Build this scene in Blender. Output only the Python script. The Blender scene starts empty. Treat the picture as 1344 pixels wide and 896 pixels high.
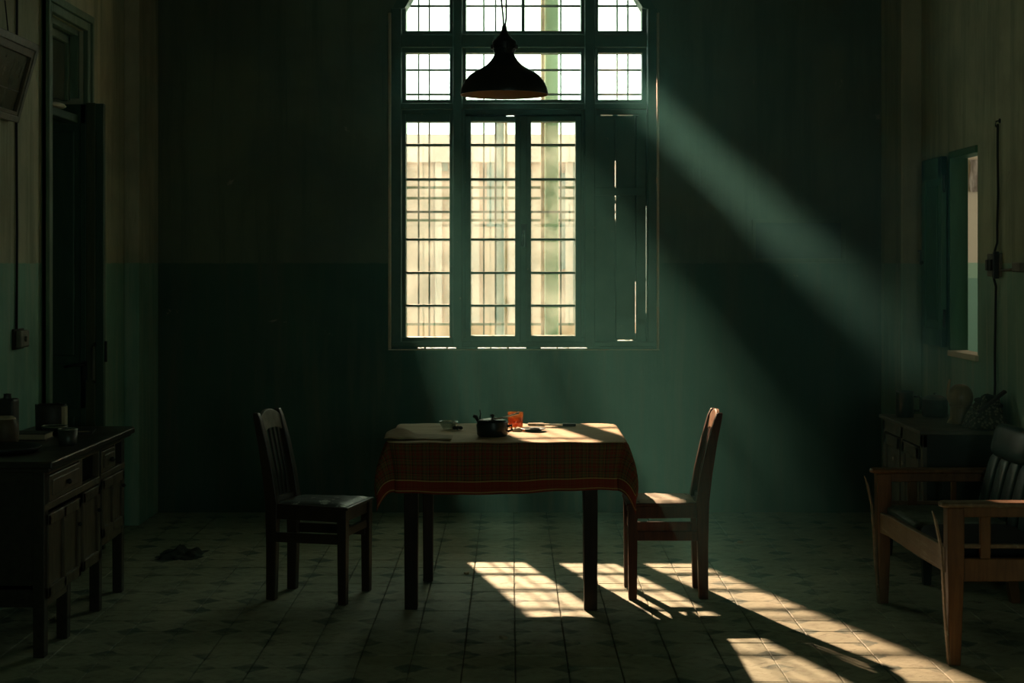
import bpy, bmesh, math, random
from mathutils import Vector, Matrix, noise as mnoise
random.seed(7)
S = bpy.context.scene
C = S.collection
PI = math.pi

# ------------------------------------------------------------------ camera
EYE = 1.558
cam_d = bpy.data.cameras.new('camera'); cam = bpy.data.objects.new('camera', cam_d); C.objects.link(cam)
cam.location = (0, 0, EYE); cam.rotation_euler = (PI / 2, 0, 0)
cam_d.sensor_width = 36; cam_d.lens = 36 * 2100 / 1344
cam_d.shift_y = -103 / 1344
cam_d.clip_end = 200
cam_d.dof.use_dof = True; cam_d.dof.focus_distance = 7.8; cam_d.dof.aperture_fstop = 5.0
S.camera = cam
# ------------------------------------------------------------------ world: bright overcast sky
W = bpy.data.worlds.new('sky'); S.world = W; W.use_nodes = True
bg = W.node_tree.nodes['Background']
bg.inputs['Color'].default_value = (0.74, 1.0, 0.82, 1); bg.inputs['Strength'].default_value = 8.0
# low sun: a strong warm lamp far outside the window
sd = bpy.data.lights.new('sun_lamp', 'SPOT'); sun = bpy.data.objects.new('sun_lamp', sd); C.objects.link(sun)
sun.location = (-3.58, 22.0, 8.79)
sd.energy = 112000; sd.color = (1.0, 0.71, 0.50); sd.shadow_soft_size = 0.11
sd.spot_size = math.radians(40); sd.spot_blend = 0.2
sun.rotation_euler = (Vector((0.1, 10, 2.0)) - sun.location).to_track_quat('-Z', 'Y').to_euler()
# sky portal in the big window
pd = bpy.data.lights.new('window_portal', 'AREA'); por = bpy.data.objects.new('window_portal', pd); C.objects.link(por)
pd.shape = 'RECTANGLE'; pd.size = 1.62; pd.size_y = 2.6; pd.cycles.is_portal = True
por.location = (0.074, 10.46, 2.3); por.rotation_euler = (-PI / 2, 0, 0)
# sky portal in the window behind the viewpoint
FX0, FX1, FZ0, FZ1 = 1.0, 1.7, 1.1, 2.2
pd = bpy.data.lights.new('rear_portal', 'AREA'); por = bpy.data.objects.new('rear_portal', pd); C.objects.link(por)
pd.shape = 'RECTANGLE'; pd.size = FX1 - FX0; pd.size_y = FZ1 - FZ0; pd.cycles.is_portal = True
por.location = ((FX0 + FX1) / 2, -1.65, (FZ0 + FZ1) / 2); por.rotation_euler = (PI / 2, 0, 0)
# daylight of the side room beyond the right-hand hatch
ad = bpy.data.lights.new('side_room_daylight', 'AREA'); al = bpy.data.objects.new('side_room_daylight', ad); C.objects.link(al)
ad.shape = 'RECTANGLE'; ad.size = 1.2; ad.size_y = 1.6; ad.energy = 27; ad.color = (1.0, 0.97, 0.86)
al.location = (4.85, 10.2, 2.0); al.rotation_euler = (0, PI / 2, 0)
# ------------------------------------------------------------------ exposure
S.view_settings.view_transform = 'Standard'; S.view_settings.look = 'None'
S.view_settings.exposure = 0.0; S.view_settings.gamma = 1.0
try: S.view_settings.use_curve_mapping = False
except Exception: pass
S.cycles.use_denoising = True
S.cycles.max_bounces = 10; S.cycles.diffuse_bounces = 5; S.cycles.transparent_max_bounces = 24
S.cycles.caustics_reflective = False; S.cycles.caustics_refractive = False
S.cycles.sample_clamp_indirect = 4.0

# ================================================================== helpers
class B:
    def __init__(s): s.v = []; s.f = []; s.sm = []
    def _add(s, vs, fs, smooth=False):
        o = len(s.v); s.v += [tuple(v) for v in vs]
        for f in fs: s.f.append(tuple(i + o for i in f)); s.sm.append(smooth)
        return s
    def box(s, x0, x1, y0, y1, z0, z1, m=None):
        vs = [Vector((x, y, z)) for z in (z0, z1) for y in (y0, y1) for x in (x0, x1)]
        if m: vs = [m @ v for v in vs]
        return s._add(vs, [(0, 2, 3, 1), (4, 5, 7, 6), (0, 1, 5, 4), (2, 6, 7, 3), (0, 4, 6, 2), (1, 3, 7, 5)])
    def frustum(s, c0, h0, c1, h1):
        """square post from centre c0 (half sizes h0) to centre c1 (half sizes h1)"""
        vs = []
        for c, h in ((c0, h0), (c1, h1)):
            vs += [(c[0] + sx * h[0], c[1] + sy * h[1], c[2]) for sx, sy in ((-1, -1), (1, -1), (1, 1), (-1, 1))]
        return s._add(vs, [(3, 2, 1, 0), (4, 5, 6, 7)] + [(i, (i + 1) % 4, 4 + (i + 1) % 4, 4 + i) for i in range(4)])
    def sweep(s, secs, smooth=False):
        """loft of rings with equal vertex counts, capped"""
        n = len(secs[0]); vs = [p for r in secs for p in r]; fs = []
        for k in range(len(secs) - 1):
            for i in range(n):
                a = k * n + i; b = k * n + (i + 1) % n
                fs.append((a, b, b + n, a + n))
        s._add(vs, fs, smooth)
        o = len(s.v) - len(vs)
        s.f.append(tuple(o + i for i in reversed(range(n)))); s.sm.append(False)
        s.f.append(tuple(o + (len(secs) - 1) * n + i for i in range(n))); s.sm.append(False)
        return s
    def prism(s, poly, axis, t0, t1):
        """poly: 2D points; axis 'x' -> (y,z), 'y' -> (x,z), 'z' -> (x,y)"""
        def P(a, b, t): return {'x': (t, a, b), 'y': (a, t, b), 'z': (a, b, t)}[axis]
        return s.sweep([[P(a, b, t0) for a, b in poly], [P(a, b, t1) for a, b in poly]])
    def tube(s, path, r, n=8):
        path = [Vector(p) for p in path]; k = len(path)
        rs = r if isinstance(r, (list, tuple)) else [r] * k
        secs = []; up = Vector((0, 0, 1))
        for i, p in enumerate(path):
            t = (path[min(i + 1, k - 1)] - path[max(i - 1, 0)]).normalized()
            u = up if abs(t.dot(up)) < .95 else Vector((1, 0, 0))
            a = t.cross(u).normalized(); b = a.cross(t).normalized()
            secs.append([p + (a * math.cos(2 * PI * j / n) + b * math.sin(2 * PI * j / n)) * rs[i] for j in range(n)])
        return s.sweep(secs, True)
    def lathe(s, prof, n=32, c=(0, 0, 0), sx=1, sy=1, close=False):
        vs = []; fs = []; k = len(prof)
        for r, z in prof:
            for j in range(n):
                a = 2 * PI * j / n; vs.append((c[0] + sx * r * math.cos(a), c[1] + sy * r * math.sin(a), c[2] + z))
        for i in range(k - 1):
            for j in range(n):
                a = i * n + j; b = i * n + (j + 1) % n
                fs.append((a, b, b + n, a + n))
        s._add(vs, fs, True)
        return s
    def build(s, name, mat, parent=None, loc=(0, 0, 0), rot=(0, 0, 0), bevel=0, seg=2, tag=None, uv=None):
        me = bpy.data.meshes.new(name); me.from_pydata(s.v, [], s.f)
        for p, f in zip(me.polygons, s.sm): p.use_smooth = f
        if uv:
            l = me.uv_layers.new(name='uv')
            for lp in me.loops: l.data[lp.index].uv = uv[lp.vertex_index]
        me.update()
        b = bmesh.new(); b.from_mesh(me); bmesh.ops.recalc_face_normals(b, faces=b.faces); b.to_mesh(me); b.free()
        me.materials.append(mat)
        o = bpy.data.objects.new(name, me); C.objects.link(o)
        o.location = loc; o.rotation_euler = rot
        if parent: o.parent = parent
        if bevel:
            md = o.modifiers.new('bevel', 'BEVEL'); md.width = bevel; md.segments = seg; md.limit_method = 'ANGLE'; md.angle_limit = .6
        if tag: tagit(o, *tag)
        return o

def tagit(o, label=None, cat=None, group=None, kind=None):
    if label: o['label'] = label
    if cat: o['category'] = cat
    if group: o['group'] = group
    if kind: o['kind'] = kind
    return o
def thing(name, label, cat, loc=(0, 0, 0), rz=0, group=None, kind=None, rot=None):
    o = bpy.data.objects.new(name, None); C.objects.link(o); o.empty_display_size = .05
    o.location = loc; o.rotation_euler = rot or (0, 0, rz)
    return tagit(o, label, cat, group, kind)
def dup(root, loc, rz, label, scale=None):
    r = root.copy(); C.objects.link(r); r.location = loc; r.rotation_euler = (0, 0, rz); r['label'] = label
    if scale: r.scale = scale
    for ch in list(root.children):
        c = ch.copy(); C.objects.link(c); c.parent = r
        for g in list(ch.children):
            d = g.copy(); C.objects.link(d); d.parent = c
    return r

# ------------------------------------------------------------------ materials
class N:
    def __init__(s, name):
        s.m = bpy.data.materials.new(name); s.m.use_nodes = True; s.t = s.m.node_tree; s.t.nodes.clear()
        s.out = s.n('ShaderNodeOutputMaterial')
    def n(s, typ, **kw):
        x = s.t.nodes.new(typ)
        for k, v in kw.items(): setattr(x, k, v)
        return x
    def l(s, a, b): s.t.links.new(a, b)
    def inp(s, node, idx, val):
        if hasattr(val, 'is_linked') or hasattr(val, 'links'): s.l(val, node.inputs[idx])
        elif val is not None:
            if isinstance(val, (tuple, list)) and len(val) == 3 and node.inputs[idx].type == 'RGBA': val = (*val, 1)
            node.inputs[idx].default_value = val
    def math(s, op, a, b=None, c=None, clamp=False):
        x = s.n('ShaderNodeMath', operation=op, use_clamp=clamp)
        s.inp(x, 0, a)
        if b is not None: s.inp(x, 1, b)
        if c is not None: s.inp(x, 2, c)
        return x.outputs[0]
    def mix(s, f, a, b, blend='MIX'):
        x = s.n('ShaderNodeMix', data_type='RGBA', blend_type=blend)
        s.inp(x, 0, f); s.inp(x, 6, a); s.inp(x, 7, b)
        return x.outputs[2]
    def coord(s, kind='Object', scale=(1, 1, 1)):
        if kind == 'World': o = s.n('ShaderNodeNewGeometry').outputs['Position']
        else: o = s.n('ShaderNodeTexCoord').outputs[kind]
        if scale != (1, 1, 1):
            mp = s.n('ShaderNodeMapping'); s.l(o, mp.inputs[0]); mp.inputs['Scale'].default_value = scale; o = mp.outputs[0]
        return o
    def noise(s, co, scale=5, detail=6, rough=.6, dist=0):
        x = s.n('ShaderNodeTexNoise'); s.l(co, x.inputs['Vector'])
        x.inputs['Scale'].default_value = scale; x.inputs['Detail'].default_value = detail
        x.inputs['Roughness'].default_value = rough; x.inputs['Distortion'].default_value = dist
        return x.outputs[0]
    def step(s, v, a, b):
        x = s.n('ShaderNodeMapRange', interpolation_type='SMOOTHSTEP'); s.inp(x, 0, v)
        x.inputs[1].default_value = a; x.inputs[2].default_value = b
        return x.outputs[0]
    def sep(s, v):
        x = s.n('ShaderNodeSeparateXYZ'); s.l(v, x.inputs[0]); return x.outputs
    def surf(s, col, rough=.6, metal=0, height=None, bump=.2, bdist=.01, spec=.4, **kw):
        p = s.n('ShaderNodeBsdfPrincipled')
        s.inp(p, 'Base Color', col); s.inp(p, 'Roughness', rough); s.inp(p, 'Metallic', metal); s.inp(p, 'Specular IOR Level', spec)
        for k, v in kw.items(): s.inp(p, k, v)
        if height is not None:
            b = s.n('ShaderNodeBump'); b.inputs['Strength'].default_value = bump; b.inputs['Distance'].default_value = bdist
            s.l(height, b.inputs['Height']); s.l(b.outputs[0], p.inputs['Normal'])
        s.l(p.outputs[0], s.out.inputs[0]); return s.m

def plain(name, c1, c2=None, rough=.55, scale=8, stretch=(1, 1, 1), metal=0, bump=.15, spec=.4, wear=None, wlo=.60, whi=.68, wscale=14, rough2=None, **kw):
    """two-tone noisy paint / metal / cloth, optionally worn through to a third colour"""
    k = N(name); co = k.coord('Object', stretch)
    nz = k.noise(co, scale, 7, .62)
    col = k.mix(k.step(nz, .3, .7), c1, c2 or tuple(x * .7 for x in c1))
    h = nz
    if wear:
        w = k.step(k.noise(k.coord('Object'), wscale, 8, .68), wlo, whi)
        col = k.mix(w, col, wear); h = k.math('SUBTRACT', nz, w)
    return k.surf(col, rough, metal, h, bump, spec=spec, **kw)

def wood(name, c1, c2, along='x', rough=.4, wear=None, wlo=.62, whi=.7, spec=.45):
    st = {'x': (2.2, 26, 26), 'y': (26, 2.2, 26), 'z': (26, 26, 2.2)}[along]
    k = N(name); co = k.coord('Object', st)
    a = k.noise(co, 1.6, 6, .6, .6); b = k.noise(k.coord('Object'), 5, 4)
    col = k.mix(k.step(a, .28, .72), c1, c2)
    col = k.mix(k.math('MULTIPLY', k.step(b, .35, .8), .5), col, tuple(x * .45 for x in c1))
    h = a
    if wear:
        w = k.step(k.noise(k.coord('Object', tuple(x * .25 for x in st)), 4.2, 9, .7), wlo, whi)
        col = k.mix(w, col, wear); h = k.math('SUBTRACT', a, w)
    r = k.math('ADD', k.math('MULTIPLY', b, .3), rough - .12)
    return k.surf(col, r, 0, h, .2, .004, spec=spec)

M = {}
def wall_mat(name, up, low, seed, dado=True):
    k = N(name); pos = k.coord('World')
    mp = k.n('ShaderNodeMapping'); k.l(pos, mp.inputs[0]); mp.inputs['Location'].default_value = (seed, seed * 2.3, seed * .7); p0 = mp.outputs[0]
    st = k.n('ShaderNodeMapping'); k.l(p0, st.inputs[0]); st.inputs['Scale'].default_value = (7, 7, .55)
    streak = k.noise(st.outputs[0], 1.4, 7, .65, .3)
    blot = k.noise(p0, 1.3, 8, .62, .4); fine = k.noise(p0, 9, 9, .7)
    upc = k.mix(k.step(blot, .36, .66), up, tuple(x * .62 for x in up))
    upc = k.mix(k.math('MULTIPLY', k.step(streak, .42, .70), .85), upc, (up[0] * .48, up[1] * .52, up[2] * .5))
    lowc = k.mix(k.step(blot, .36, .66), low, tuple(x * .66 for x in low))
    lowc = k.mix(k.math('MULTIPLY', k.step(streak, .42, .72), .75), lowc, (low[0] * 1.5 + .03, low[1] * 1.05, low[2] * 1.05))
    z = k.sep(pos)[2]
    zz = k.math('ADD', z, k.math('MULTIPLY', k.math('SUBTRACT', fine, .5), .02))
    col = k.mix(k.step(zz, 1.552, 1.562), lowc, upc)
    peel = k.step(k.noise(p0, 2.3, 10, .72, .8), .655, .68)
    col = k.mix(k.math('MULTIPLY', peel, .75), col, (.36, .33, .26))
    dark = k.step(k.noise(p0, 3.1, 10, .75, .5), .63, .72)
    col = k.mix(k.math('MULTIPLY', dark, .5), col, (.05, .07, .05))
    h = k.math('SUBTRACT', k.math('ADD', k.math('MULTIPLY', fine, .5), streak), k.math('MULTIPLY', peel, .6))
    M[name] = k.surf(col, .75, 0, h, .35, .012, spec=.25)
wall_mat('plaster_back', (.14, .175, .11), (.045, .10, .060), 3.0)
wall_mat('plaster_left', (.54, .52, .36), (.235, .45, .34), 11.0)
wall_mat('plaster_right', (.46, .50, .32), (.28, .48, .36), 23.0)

def floor_mat():
    k = N('cement_tile'); pos = k.coord('World'); P = .2036
    x, y, z = k.sep(pos)
    u = k.math('SUBTRACT', k.math('FRACT', k.math('DIVIDE', k.math('SUBTRACT', x, .012), P)), .5)
    v = k.math('SUBTRACT', k.math('FRACT', k.math('DIVIDE', k.math('SUBTRACT', y, .05), P)), .5)
    fine = k.noise(pos, 14, 9, .7); blot = k.noise(pos, 1.7, 8, .65, .5)
    su = k.math('ADD', k.math('ABSOLUTE', u), k.math('ABSOLUTE', v))
    su = k.math('ADD', su, k.math('MULTIPLY', k.math('SUBTRACT', fine, .5), .35))
    corner = k.step(su, .60, .68)
    ring = k.math('MULTIPLY', k.step(su, .30, .33), k.math('SUBTRACT', 1, k.step(su, .37, .40)))
    base = k.mix(k.step(blot, .3, .7), (.45, .455, .315), (.29, .315, .215))
    base = k.mix(k.math('MULTIPLY', k.step(fine, .42, .7), .55), base, (.20, .19, .13))
    wearm = k.step(k.noise(pos, 3.3, 8, .7), .40, .62)
    col = k.mix(k.math('MULTIPLY', corner, k.math('MULTIPLY', wearm, .85)), base, (.055, .10, .075))
    col = k.mix(k.math('MULTIPLY', ring, k.math('MULTIPLY', wearm, .30)), col, (.10, .13, .09))
    st = k.n('ShaderNodeMapping'); k.l(pos, st.inputs[0]); st.inputs['Scale'].default_value = (3, 9, 1)
    crack = k.step(k.noise(st.outputs[0], 2.2, 10, .74, 1.2), .60, .67)
    col = k.mix(k.math('MULTIPLY', crack, .85), col, (.075, .055, .035))
    h = k.math('SUBTRACT', fine, k.math('MULTIPLY', crack, .8))
    r = k.math('ADD', .52, k.math('MULTIPLY', fine, .3))
    M['tile'] = k.surf(col, r, 0, h, .5, .006, spec=.3)
floor_mat()
M['grout'] = plain('grout', (.12, .105, .075), rough=.9)
M['ceiling'] = plain('ceiling_paint', (.30, .30, .24), (.2, .2, .16), rough=.85, scale=2)
M['frame_green'] = plain('window_paint', (.065, .115, .073), (.042, .077, .05), rough=.5, scale=6, bump=.25, wear=(.22, .20, .13), wlo=.66, whi=.70, wscale=22)
M['bead_cream'] = plain('bead_paint', (.80, .66, .46), (.66, .54, .36), rough=.6, scale=9)
M['door_green'] = plain('door_paint', (.036, .085, .044), (.024, .062, .034), rough=.45, scale=4, stretch=(6, 6, 1))
M['door_worn'] = plain('worn_door_edge', (.075, .085, .03), (.04, .06, .025), rough=.5, scale=6, stretch=(6, 6, 1))
M['casing_green'] = plain('casing_paint', (.15, .22, .14), (.10, .16, .10), rough=.5, scale=5, stretch=(4, 4, 1))
M['shutter_green'] = plain('shutter_paint', (.06, .20, .105), (.045, .15, .08), rough=.4, scale=5, stretch=(5, 5, 1))
M['iron'] = plain('grille_iron', (.07, .085, .055), (.12, .10, .06), rough=.6, scale=20)
M['black_metal'] = plain('black_enamel', (.010, .014, .012), (.02, .022, .018), rough=.38, scale=12)
M['lamp_inside'] = plain('lamp_inner_enamel', (.55, .30, .12), (.40, .20, .08), rough=.45, scale=9)
M['cord'] = plain('dark_cord', (.012, .012, .012), rough=.7)
M['bakelite'] = plain('aged_switch_plastic', (.20, .18, .13), (.12, .11, .08), rough=.5, scale=20)
M['dark_wood'] = wood('dark_table_wood', (.018, .011, .006), (.034, .019, .010), 'z', .5, spec=.25)
M['dark_wood_x'] = wood('dark_sideboard_wood', (.022, .018, .012), (.045, .036, .022), 'y', .30, spec=.5)
M['sideboard_front'] = wood('worn_sideboard_wood', (.085, .062, .034), (.15, .11, .062), 'z', .40, wear=(.20, .16, .10), wlo=.60, whi=.72)
M['chair_wood_left'] = wood('dark_chair_wood', (.026, .014, .008), (.048, .025, .012), 'z', .36)
M['chair_wood'] = wood('red_brown_chair_wood', (.062, .018, .007), (.11, .034, .013), 'z', .42, spec=.22)
M['worn_crest'] = plain('rubbed_crest_wood', (.26, .24, .19), (.13, .12, .09), rough=.5, scale=9)
M['rubbed_red'] = plain('rubbed_red_wood', (.36, .20, .10), (.20, .08, .035), rough=.45, scale=9)
M['seat_left'] = plain('peeling_black_seat', (.02, .024, .02), (.03, .032, .026), rough=.4, scale=10, wear=(.50, .52, .45), wlo=.545, whi=.58, wscale=9)
M['seat_right'] = plain('worn_pale_seat', (.44, .37, .26), (.32, .26, .17), rough=.6, scale=10, wear=(.03, .03, .025), wlo=.60, whi=.64, wscale=16)
M['settee_wood'] = wood('amber_settee_wood', (.135, .052, .016), (.21, .092, .030), 'z', .30, wear=(.09, .04, .02), wlo=.62, whi=.75)
M['settee_rail'] = wood('worn_settee_rail', (.17, .10, .05), (.25, .16, .085), 'y', .38, wear=(.42, .34, .23), wlo=.56, whi=.7)
M['pale_edge'] = plain('bare_split_wood', (.48, .36, .21), (.30, .20, .11), rough=.5, scale=18)
M['leather'] = plain('cracked_black_leather', (.030, .060, .058), (.052, .092, .086), rough=.34, scale=7, spec=.5, wear=(.20, .17, .11), wlo=.66, whi=.70, wscale=10)
M['ribbed'] = plain('ribbed_grey_seat', (.22, .25, .20), (.13, .155, .125), rough=.6, scale=30, stretch=(1, 6, 1))
M['black_cloth'] = plain('black_cloth', (.010, .012, .010), rough=.85)
M['cab_wood'] = wood('grey_green_cabinet_wood', (.085, .085, .062), (.125, .12, .09), 'z', .42)
M['cab_top'] = wood('cabinet_top_wood', (.10, .10, .075), (.15, .14, .105), 'y', .34)
M['cab_side'] = plain('dark_cabinet_side', (.018, .030, .021), (.012, .022, .016), rough=.5)
M['enamel_dark'] = plain('dark_green_enamel', (.022, .040, .034), (.035, .052, .044), rough=.35, scale=14)
M['pan_metal'] = plain('dull_pan_metal', (.05, .06, .052), (.08, .09, .075), rough=.4, scale=14, metal=.5)
M['jug_wood'] = wood('wooden_jug', (.20, .12, .05), (.30, .19, .085), 'z', .32)
M['tin'] = plain('dark_tin', (.035, .034, .026), (.06, .056, .042), rough=.5, scale=9)
M['card'] = plain('cardboard', (.46, .38, .25), (.36, .30, .19), rough=.8, scale=9)
M['brown_jar'] = plain('brown_jar_glaze', (.14, .10, .05), (.09, .065, .032), rough=.55, scale=12)
M['silver'] = plain('worn_silver', (.55, .55, .48), (.35, .35, .3), rough=.28, scale=18, metal=.9)
M['pot'] = plain('black_pot_enamel', (.008, .018, .015), (.014, .026, .022), rough=.36, scale=12)
M['paper'] = plain('crumpled_paper', (.72, .66, .52), (.55, .50, .38), rough=.85, scale=14)
M['napkin'] = plain('tan_cloth', (.46, .34, .20), (.36, .26, .15), rough=.85, scale=18, stretch=(1, 4, 1))
M['towel'] = plain('mottled_towel', (.10, .06, .035), (.55, .50, .42), rough=.9, scale=5, stretch=(9, 9, 1))
M['rag'] = plain('dark_rag', (.025, .028, .02), (.05, .05, .035), rough=.95, scale=10)
M['facade'] = plain('exterior_plaster', (.62, .445, .41), (.57, .41, .375), rough=.85, scale=2, stretch=(3, 3, .6))
M['plinth'] = plain('peach_plinth', (.56, .33, .235), (.50, .30, .21), rough=.85, scale=3)
M['pale_strip'] = plain('pale_plaster', (.70, .53, .51), (.65, .49, .47), rough=.85, scale=3)
M['glow_band'] = plain('painted_sky_glow', (.76, .59, .58), (.70, .545, .53), rough=.85, scale=3)
M['blue_grey'] = plain('blue_grey_board', (.31, .315, .33), (.36, .35, .355), rough=.7, scale=3)
M['col_green'] = plain('column_paint', (.24, .34, .235), (.31, .40, .30), rough=.6, scale=2, stretch=(8, 8, .5))
M['brown_pipe'] = plain('rusty_pipe', (.30, .19, .11), (.20, .12, .07), rough=.7, scale=9)
M['ledge'] = plain('outer_ledge_stone', (.70, .70, .60), rough=.8)
M['ground'] = plain('outer_ground', (.42, .36, .27), rough=.9, scale=1)
M['side_wall'] = None
k = N('side_room_plaster'); z_ = k.sep(k.coord('World'))[2]
c_ = k.mix(k.step(z_, 1.44, 1.45), (.20, .36, .26), (.33, .50, .34)); c_ = k.mix(k.step(z_, 1.555, 1.565), c_, (.66, .58, .42))
M['side_wall'] = k.surf(c_, .8, 0, k.noise(k.coord('World'), 6), .2)
# glass: thin pane, part clear, part gloss, a little dust
def glass(name, tint=(.95, .97, .94), gloss=.06, dust=.07, dustcol=(.6, .62, .55), rough=.05, nscale=4):
    k = N(name)
    tr = k.n('ShaderNodeBsdfTransparent'); k.inp(tr, 0, tint)
    gl = k.n('ShaderNodeBsdfGlossy'); gl.inputs['Roughness'].default_value = rough
    df = k.n('ShaderNodeBsdfTranslucent'); k.inp(df, 0, dustcol)
    m1 = k.n('ShaderNodeMixShader'); m1.inputs[0].default_value = gloss; k.l(tr.outputs[0], m1.inputs[1]); k.l(gl.outputs[0], m1.inputs[2])
    m2 = k.n('ShaderNodeMixShader')
    f = k.math('MULTIPLY', k.step(k.noise(k.coord('World'), nscale, 7, .6), .35, .75), dust * 2)
    k.l(f, m2.inputs[0]); k.l(m1.outputs[0], m2.inputs[1]); k.l(df.outputs[0], m2.inputs[2])
    k.l(m2.outputs[0], k.out.inputs[0]); return k.m
M['pane'] = glass('dusty_pane', (.72, .73, .69), .05, .03)
M['pane_clear'] = glass('clean_pane', (.96, .97, .95), .05, .015)
M['bowl_glass'] = glass('bowl_glass', (.80, .84, .78), .22, .10, nscale=30)
M['amber_glass'] = glass('amber_glass', (.90, .62, .36), .12, .20, (.50, .22, .07), nscale=25)
M['picture_glass'] = plain('dull_picture', (.09, .095, .055), (.06, .07, .04), rough=.25, scale=4)
# haze
k = N('dust_haze'); vs_ = k.n('ShaderNodeVolumeScatter'); k.inp(vs_, 'Color', (.29, .86, .80))
pw = k.sep(k.coord('World')); lay = k.math('ADD', .034, k.math('MULTIPLY', k.step(pw[0], .30, 1.05), .062)); dn = k.math('MULTIPLY', k.step(pw[1], 6.2, 8.6), lay); k.l(dn, vs_.inputs['Density']); vs_.inputs['Anisotropy'].default_value = .15
k.l(vs_.outputs[0], k.out.inputs['Volume']); M['haze'] = k.m
# plaid cloth (uv = flat cloth coordinates in metres, centred)
HX, HY, OV = .535, .415, .225
def cloth_mat():
    k = N('plaid_cloth'); uv = k.n('ShaderNodeUVMap'); uv.uv_map = 'uv'
    u, v, _ = k.sep(uv.outputs[0])
    def stripes(c, p, ph):
        f = k.math('FRACT', k.math('ADD', k.math('DIVIDE', c, p), ph))
        r = k.n('ShaderNodeValToRGB'); r.color_ramp.interpolation = 'CONSTANT'
        k.l(f, r.inputs[0]); e = r.color_ramp.elements
        stops = [(0, (0.299, 0.041, 0.022)), (.20, (0.260, 0.172, 0.048)), (.235, (0.234, 0.046, 0.022)), (.33, (0.065, 0.051, 0.022)), (.40, (0.221, 0.149, 0.057)),
                 (.52, (0.130, 0.127, 0.048)), (.60, (0.260, 0.051, 0.022)), (.68, (0.520, 0.345, 0.110)), (.705, (0.057, 0.028, 0.018)), (.80, (0.260, 0.046, 0.024)), (.9, (0.143, 0.115, 0.044))]
        e[0].position = 0; e[0].color = (*stops[0][1], 1); e[1].position = stops[1][0]; e[1].color = (*stops[1][1], 1)
        for p_, c_ in stops[2:]:
            x = e.new(p_); x.color = (*c_, 1)
        return r.outputs[0]
    a = stripes(u, .078, .1); b = stripes(v, .064, .35)
    col = k.mix(.30, k.mix(.5, a, b), (.085, .060, .022))
    # hem: red border with thin yellow lines
    du = k.math('SUBTRACT', HX + OV, k.math('ABSOLUTE', u)); dv = k.math('SUBTRACT', HY + OV, k.math('ABSOLUTE', v))
    d = k.math('MINIMUM', du, dv)
    red = k.math('SUBTRACT', 1, k.step(d, .054, .056))
    col = k.mix(k.math('MULTIPLY', red, .7), col, (.29, .030, .016))
    for c0 in (.010, .058):
        ln = k.math('LESS_THAN', k.math('ABSOLUTE', k.math('SUBTRACT', d, c0)), .0022)
        col = k.mix(k.math('MULTIPLY', ln, .7), col, (.60, .42, .16))
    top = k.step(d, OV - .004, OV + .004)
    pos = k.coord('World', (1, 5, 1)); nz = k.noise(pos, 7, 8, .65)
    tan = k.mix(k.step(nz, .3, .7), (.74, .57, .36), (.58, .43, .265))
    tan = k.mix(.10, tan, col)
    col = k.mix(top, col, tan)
    wv = k.noise(k.coord('World'), 260, 2)
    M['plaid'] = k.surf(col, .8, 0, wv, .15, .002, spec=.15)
cloth_mat()

# ================================================================== the setting
XL, XR, YB, YF, ZC = -2.30, 2.43, 10.0, -1.5, 4.6
# ---- floor: grout bed with raised cement tiles
P = .2036
bed = B().box(XL - .35, XR + .1, YF - .1, YB + .3, -.12, -.010).build('floor', M['grout'])
tagit(bed, 'worn patterned cement tile floor of the dim room', 'floor', kind='structure')
def tile_mesh(seed):
    rnd = random.Random(seed); b = B(); h = P / 2 - .0008; c = .0025
    ring0 = [(-h, -h), (h, -h), (h, h), (-h, h)]
    j = [(rnd.uniform(0, .002), rnd.uniform(0, .002)) for _ in range(4)]
    sg = [(1, 1), (-1, 1), (-1, -1), (1, -1)]
    r0 = [(x + s_[0] * a, y + s_[1] * b_, 0) for (x, y), (a, b_), s_ in zip(ring0, j, sg)]
    lo = [(x, y, -.014) for x, y, _ in r0]
    mid = [(x, y, -.0022) for x, y, _ in r0]
    up = [(x + s_[0] * c, y + s_[1] * c, 0) for (x, y, _), s_ in zip(r0, sg)]
    b.sweep([lo, mid, up]); return b
variants = []
for q in range(6):
    bb = tile_mesh(q); me = bpy.data.meshes.new('tile'); me.from_pydata(bb.v, [], bb.f); me.update(); me.materials.append(M['tile']); variants.append(me)
cells = []
i0 = int(math.floor((XL - .25) / P)); i1 = int(math.ceil((XR + .05) / P)); j0 = int(math.floor(YF / P)); j1 = int(math.ceil(YB / P)) + 1
for j in range(j0, j1):
    for i in range(i0, i1):
        cx = .012 + (i + .5) * P; cy = .05 + (j + .5) * P
        if cx < XL - .1 or cx > XR + .08 or cy > YB + .08: continue
        cells.append((cx, cy))
def inview(cx, cy): return cy > 5.85 and abs(cx) < .322 * cy and not (cx < -1.95)
near = sorted([c for c in cells if inview(*c)], key=lambda c: c[1])[:298]
nset = set(near); stuff = B()
for cx, cy in cells:
    tz = random.uniform(-.0016, .0008); rx = random.gauss(0, .004); ry = random.gauss(0, .004)
    if (cx, cy) in nset:
        o = bpy.data.objects.new('tile', random.choice(variants)); C.objects.link(o); o.parent = bed
        o.location = (cx, cy, tz); o.rotation_euler = (rx, ry, 0)
    else:
        bb = tile_mesh(random.randrange(99)); m = Matrix.Translation((cx, cy, tz)) @ Matrix.Rotation(rx, 4, 'X') @ Matrix.Rotation(ry, 4, 'Y')
        stuff._add([m @ Vector(v) for v in bb.v], bb.f)
so = stuff.build('tile_field', M['tile'], bed); so['kind'] = 'stuff'
# ---- ceiling
tagit(B().box(XL - .3, XR + .1, YF, YB + .3, ZC, ZC + .1).build('ceiling', M['ceiling']), 'plain plaster ceiling high above the frame', 'ceiling', kind='structure')
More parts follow.
